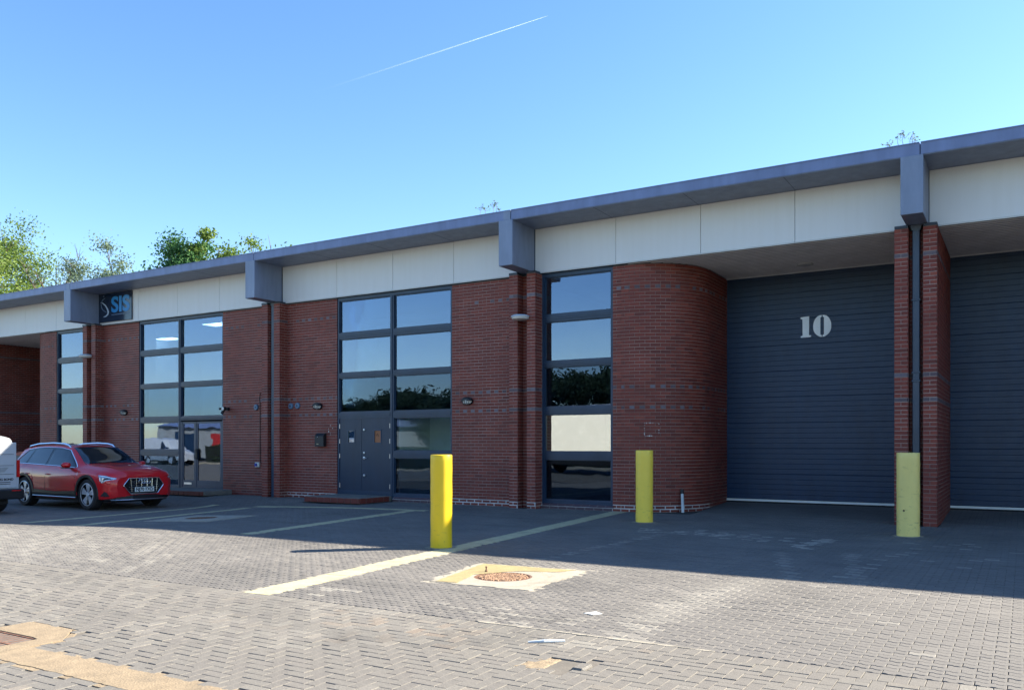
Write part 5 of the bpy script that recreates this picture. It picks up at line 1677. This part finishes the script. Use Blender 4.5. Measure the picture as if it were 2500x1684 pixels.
tree('tree', 'dense dark green tree above the roof left of the bright yellow-green one', 'tree', (-45.3, 18, 0), 15.1, (1.7, 2, 4), 'leaf_green', 24000, .17, TG, 15, lobes=56, limbs=9)
tree('tree', 'dense bright green tree above the roof, right of the dark green one', 'tree', (-43.0, 18.5, 0), 15.4, (1.8, 2.1, 4.2), 'leaf_yellow', 26000, .17, TG, 17, lobes=56, limbs=9)
tree('tree', 'thin tree top peeping over the roof above the second bracket', 'tree', (-37.3, 18, 0), 13.6, (1.7, 1.6, 3), 'leaf_yellow', 3000, .16, TG, 19, lobes=26, limbs=9, bare=1)

# weeds in the gutter
def weed(x, label, seed, hs):
    rr_ = random.Random(seed)
    o = thing('gutter_weed', label, 'weed', (x, -.85, 6.66), local=True)
    m = MB(); tips = []
    for (dx0, h) in hs:
        tp = (dx0 + rr_.uniform(-.06, .06), rr_.uniform(-.05, .05), h)
        m.tube([(dx0, 0, 0), ((dx0 + tp[0]) / 2 + rr_.uniform(-.02, .02), 0, h * .5), tp], [.005, .004, .002], 4)
        for k in range(5):
            z = h * rr_.uniform(.6, .95); q = (dx0 + rr_.uniform(-.08, .08), rr_.uniform(-.06, .06), z + rr_.uniform(.02, .08))
            m.tube([(dx0, 0, z), q], [.003, .002], 3); tips.append(q)
        tips.append(tp)
    m.build('stem', 'stem_brown', o)
    m = MB()
    for t_ in tips:
        for k in range(4):
            c_ = Vector(t_) + Vector([rr_.uniform(-.018, .018) for _ in range(3)])
            a_, b_ = [Vector([rr_.uniform(-1, 1) for _ in range(3)]).normalized() * .016 for _ in range(2)]
            m.add([c_ + a_, c_ + b_, c_ - a_, c_ - b_], [(0, 1, 2, 3)], 0, rr_.random())
    tag(m.build('seed_head', 'leaf_grey', o), kind='stuff')
weed(-10.35, 'dry weed on the roof edge just left of the middle bracket', 2, [(-.35, .27), (-.2, .2), (0, .25), (.1, .30), (.2, .14)])
weed(-1.85, 'dry weed on the roof edge beside the right hand bracket', 5, [(-.22, .12), (-.02, .24), (.05, .27), (.14, .18), (.2, .13)])

# ------------------------------------------------------------------ contrail
A, B_ = Vector((-2159.5, 2201.7 - 17.2, 1233.5)), Vector((-1438.0, 2635.9 - 17.2, 1510.8))
ct = MB(); L_ = (B_ - A).length; pts = []; rs = []
for k in range(41):
    t_ = k / 40; pts.append((L_ * t_, 0, 0)); rs.append(max(.25, (3.4 * (1 - t_) ** .5 + .25)))
ct.tube(pts, rs, 12, caps=False)
o = ct.build('contrail', 'trail_vapour', smooth=80)
o.location = A; o.rotation_euler = (B_ - A).to_track_quat('X', 'Z').to_euler()
tag(o, 'thin white contrail slanting up across the blue sky', 'contrail')

# ------------------------------------------------------------------ across the road (seen in the panes)
hd = thing('hedge', 'clipped dark green hedge across the road, seen mirrored in the low panes', 'hedge', (-28, -27, 0), local=True)
n_ = 26000
T = np.zeros((n_, 4, 3)); u_ = NP.normal(size=(n_, 3)); u_ /= np.linalg.norm(u_, axis=1)[:, None]
w_ = np.cross(u_, NP.normal(size=(n_, 3))); w_ /= np.linalg.norm(w_, axis=1)[:, None]; s_ = .11
T[:, 0] = u_ * s_; T[:, 1] = w_ * s_ * .6; T[:, 2] = np.cross(u_, w_) * s_
side_ = NP.random(n_)
T[:, 3, 0] = NP.uniform(-26, 30, n_); T[:, 3, 1] = np.where(side_ < .6, .55 + NP.normal(0, .06, n_), NP.uniform(-.6, .6, n_)); T[:, 3, 2] = np.where(side_ < .6, NP.uniform(.02, 1.35, n_), 1.35 + NP.normal(0, .06, n_))
tiles('foliage', [(-.5, 0, 0), (0, -.5, .06), (.5, 0, 0), (0, .5, .06)], [(0, 1, 2), (0, 2, 3)], T, 'leaf_dark', hd, np.clip(NP.normal(.5, .2, n_), 0, 1))
m = MB(); m.box(-26, 30, -.5, .5, 0, 1.3); m.build('hedge_core', 'hatch_dark', hd)
m = MB(); m.box(-75, 40, -24.4, -24.1, -.05, .12); o = m.build('kerb', 'pale_concrete'); tag(o, kind='structure')
OP = 'dark trees across the road mirrored in the windows'
P0 = [(-20, -48, 7.3, 3.9), (-27, -46, 6.2, 4.0), (-33, -50, 7.2, 4.4), (-46, -47, 5.2, 4.2), (-52, -50, 6.0, 4.2), (-58, -48, 5.2, 4.0), (-14, -46, 7.9, 4.2)]
pt = None
labs = ['mirrored dark tree, %s' % s for s in ('left of the tallest one', 'low one over the white lorry', 'broad one in the single window', 'in the pane over the doors', 'second in the pane over the doors', 'furthest to the left', 'tallest, over the lorry')]
for k, (x, y, h_, r_) in enumerate(P0):
    if pt is None:
        pt = tree('tree', labs[k], 'tree', (x, y, 0), h_, (r_, r_, h_ * .47), 'leaf_dark', 26000, .24, OP, 31, lobes=60, limbs=9)
    else:
        q = dup(pt, (x, y, 0), R.uniform(0, 6), labs[k], OP); q.scale = (r_ / 3.9, r_ / 3.9, h_ / 7.3)
# white lorry at the kerb
lo = thing('white_lorry', 'white box lorry parked across the road, mirrored in the single tall window', 'lorry', (-17.2, -18.6, 0), 0, local=True)
m = MB(); m.cbox(-3.4, 3.2, -1.15, 1.15, .95, 3.25, .04); m.build('box_body', 'van_white', lo)
m = MB(); m.extr([(3.25, -1.05, .6), (5.0, -1.05, .6), (5.05, -1.05, 1.4), (4.6, -1.05, 2.45), (3.25, -1.05, 2.5)], (0, 2.1, 0)); m.build('cab', 'van_white', lo)
m = MB(); m.box(3.9, 4.62, 1.052, 1.06, 1.5, 2.2); m.build('window', 'car_glass', lo)
m = MB(); m.box(-3.3, 5.0, -.9, .9, .45, .94); m.build('chassis', 'hatch_dark', lo)
for x in (-2.3, 4.1):
    for sd in (-1, 1): wheel(lo, x, sd * .98, .42, .24, .25, 5, outer=sd, style='steel')
# works unit opposite, low pale building with a red van in front
wk = thing('works_unit', 'pale grey works unit far across the road, mirrored in the lit window', 'building', (-62, -40, 0), local=True)
m = MB(); m.box(-16, 14, -12, 0, 0, 3.2); m.build('wall', 'clad_grey', wk)
m = MB(); m.extr([(-16.4, .3, 3.2), (-16.4, -6, 4.3), (-16.4, -12.3, 3.2)], (30.8, 0, 0)); m.build('roof', 'fascia_metal', wk)
for k in range(5):
    m = MB(); m.box(-13 + k * 5.4, -10 + k * 5.4, .0, .03, .0, 2.6); m.build('shutter', 'red_paint' if k in (1, 3) else 'door_metal', wk)
rv = thing('red_van', 'red van across the road, mirrored in the glazed entrance', 'van', (-45.5, -24, 0), .1, local=True)
VB.mesh(xs).build('body', 'red_paint', rv, smooth=38)
m = MB(); m.box(-1.95, 2.0, -.70, .70, .22, .85); m.build('underbody', 'hatch_dark', rv)
for sd in (-1, 1):
    m = MB(); VB.wrap(m, [(.25, 1.08), (1.1, 1.06), (.55, 1.62), (.25, 1.68)], .006, 0, sd); m.build('window', 'car_glass', rv)
    for ax in (-1.30, 1.40): wheel(rv, ax, sd * .79, .33, .2, .21, 5, outer=sd, style='steel')
wv = thing('parked_van', 'white van across the road, mirrored in the pane left of the glazed entrance', 'van', (-52.5, -22, 0), 0, local=True)
VB.mesh(xs).build('body', 'van_white', wv, smooth=38)
m = MB(); m.box(-1.95, 2.0, -.70, .70, .22, .85); m.build('underbody', 'hatch_dark', wv)
for sd in (-1, 1):
    m = MB(); VB.wrap(m, [(.25, 1.08), (1.1, 1.06), (.55, 1.62), (.25, 1.68)], .006, 0, sd); m.build('window', 'car_glass', wv)
    for ax in (-1.30, 1.40): wheel(wv, ax, sd * .79, .33, .2, .21, 5, outer=sd, style='steel')
# warning sign on a pole
ws = thing('road_sign', 'triangular warning sign on a pole across the road, mirrored beside the double doors', 'road sign', (-22.6, -20.5, 0), local=True)
m = MB(); m.tube([(0, 0, 0), (0, 0, 2.6)], .04, 10); m.build('pole', 'pvc_white', ws)
m = MB(); m.extr([(-.38, .05, 2.15), (.38, .05, 2.15), (0, .05, 2.8)], (0, .01, 0)); m.build('triangle', 'red_paint', ws)
m = MB(); m.extr([(-.26, .062, 2.22), (.26, .062, 2.22), (0, .062, 2.66)], (0, .006, 0)); m.build('triangle_face', 'plate_white', ws)
m = MB(); m.box(-.33, .33, .05, .06, 1.82, 2.10); m.build('plate', 'plate_white', ws)
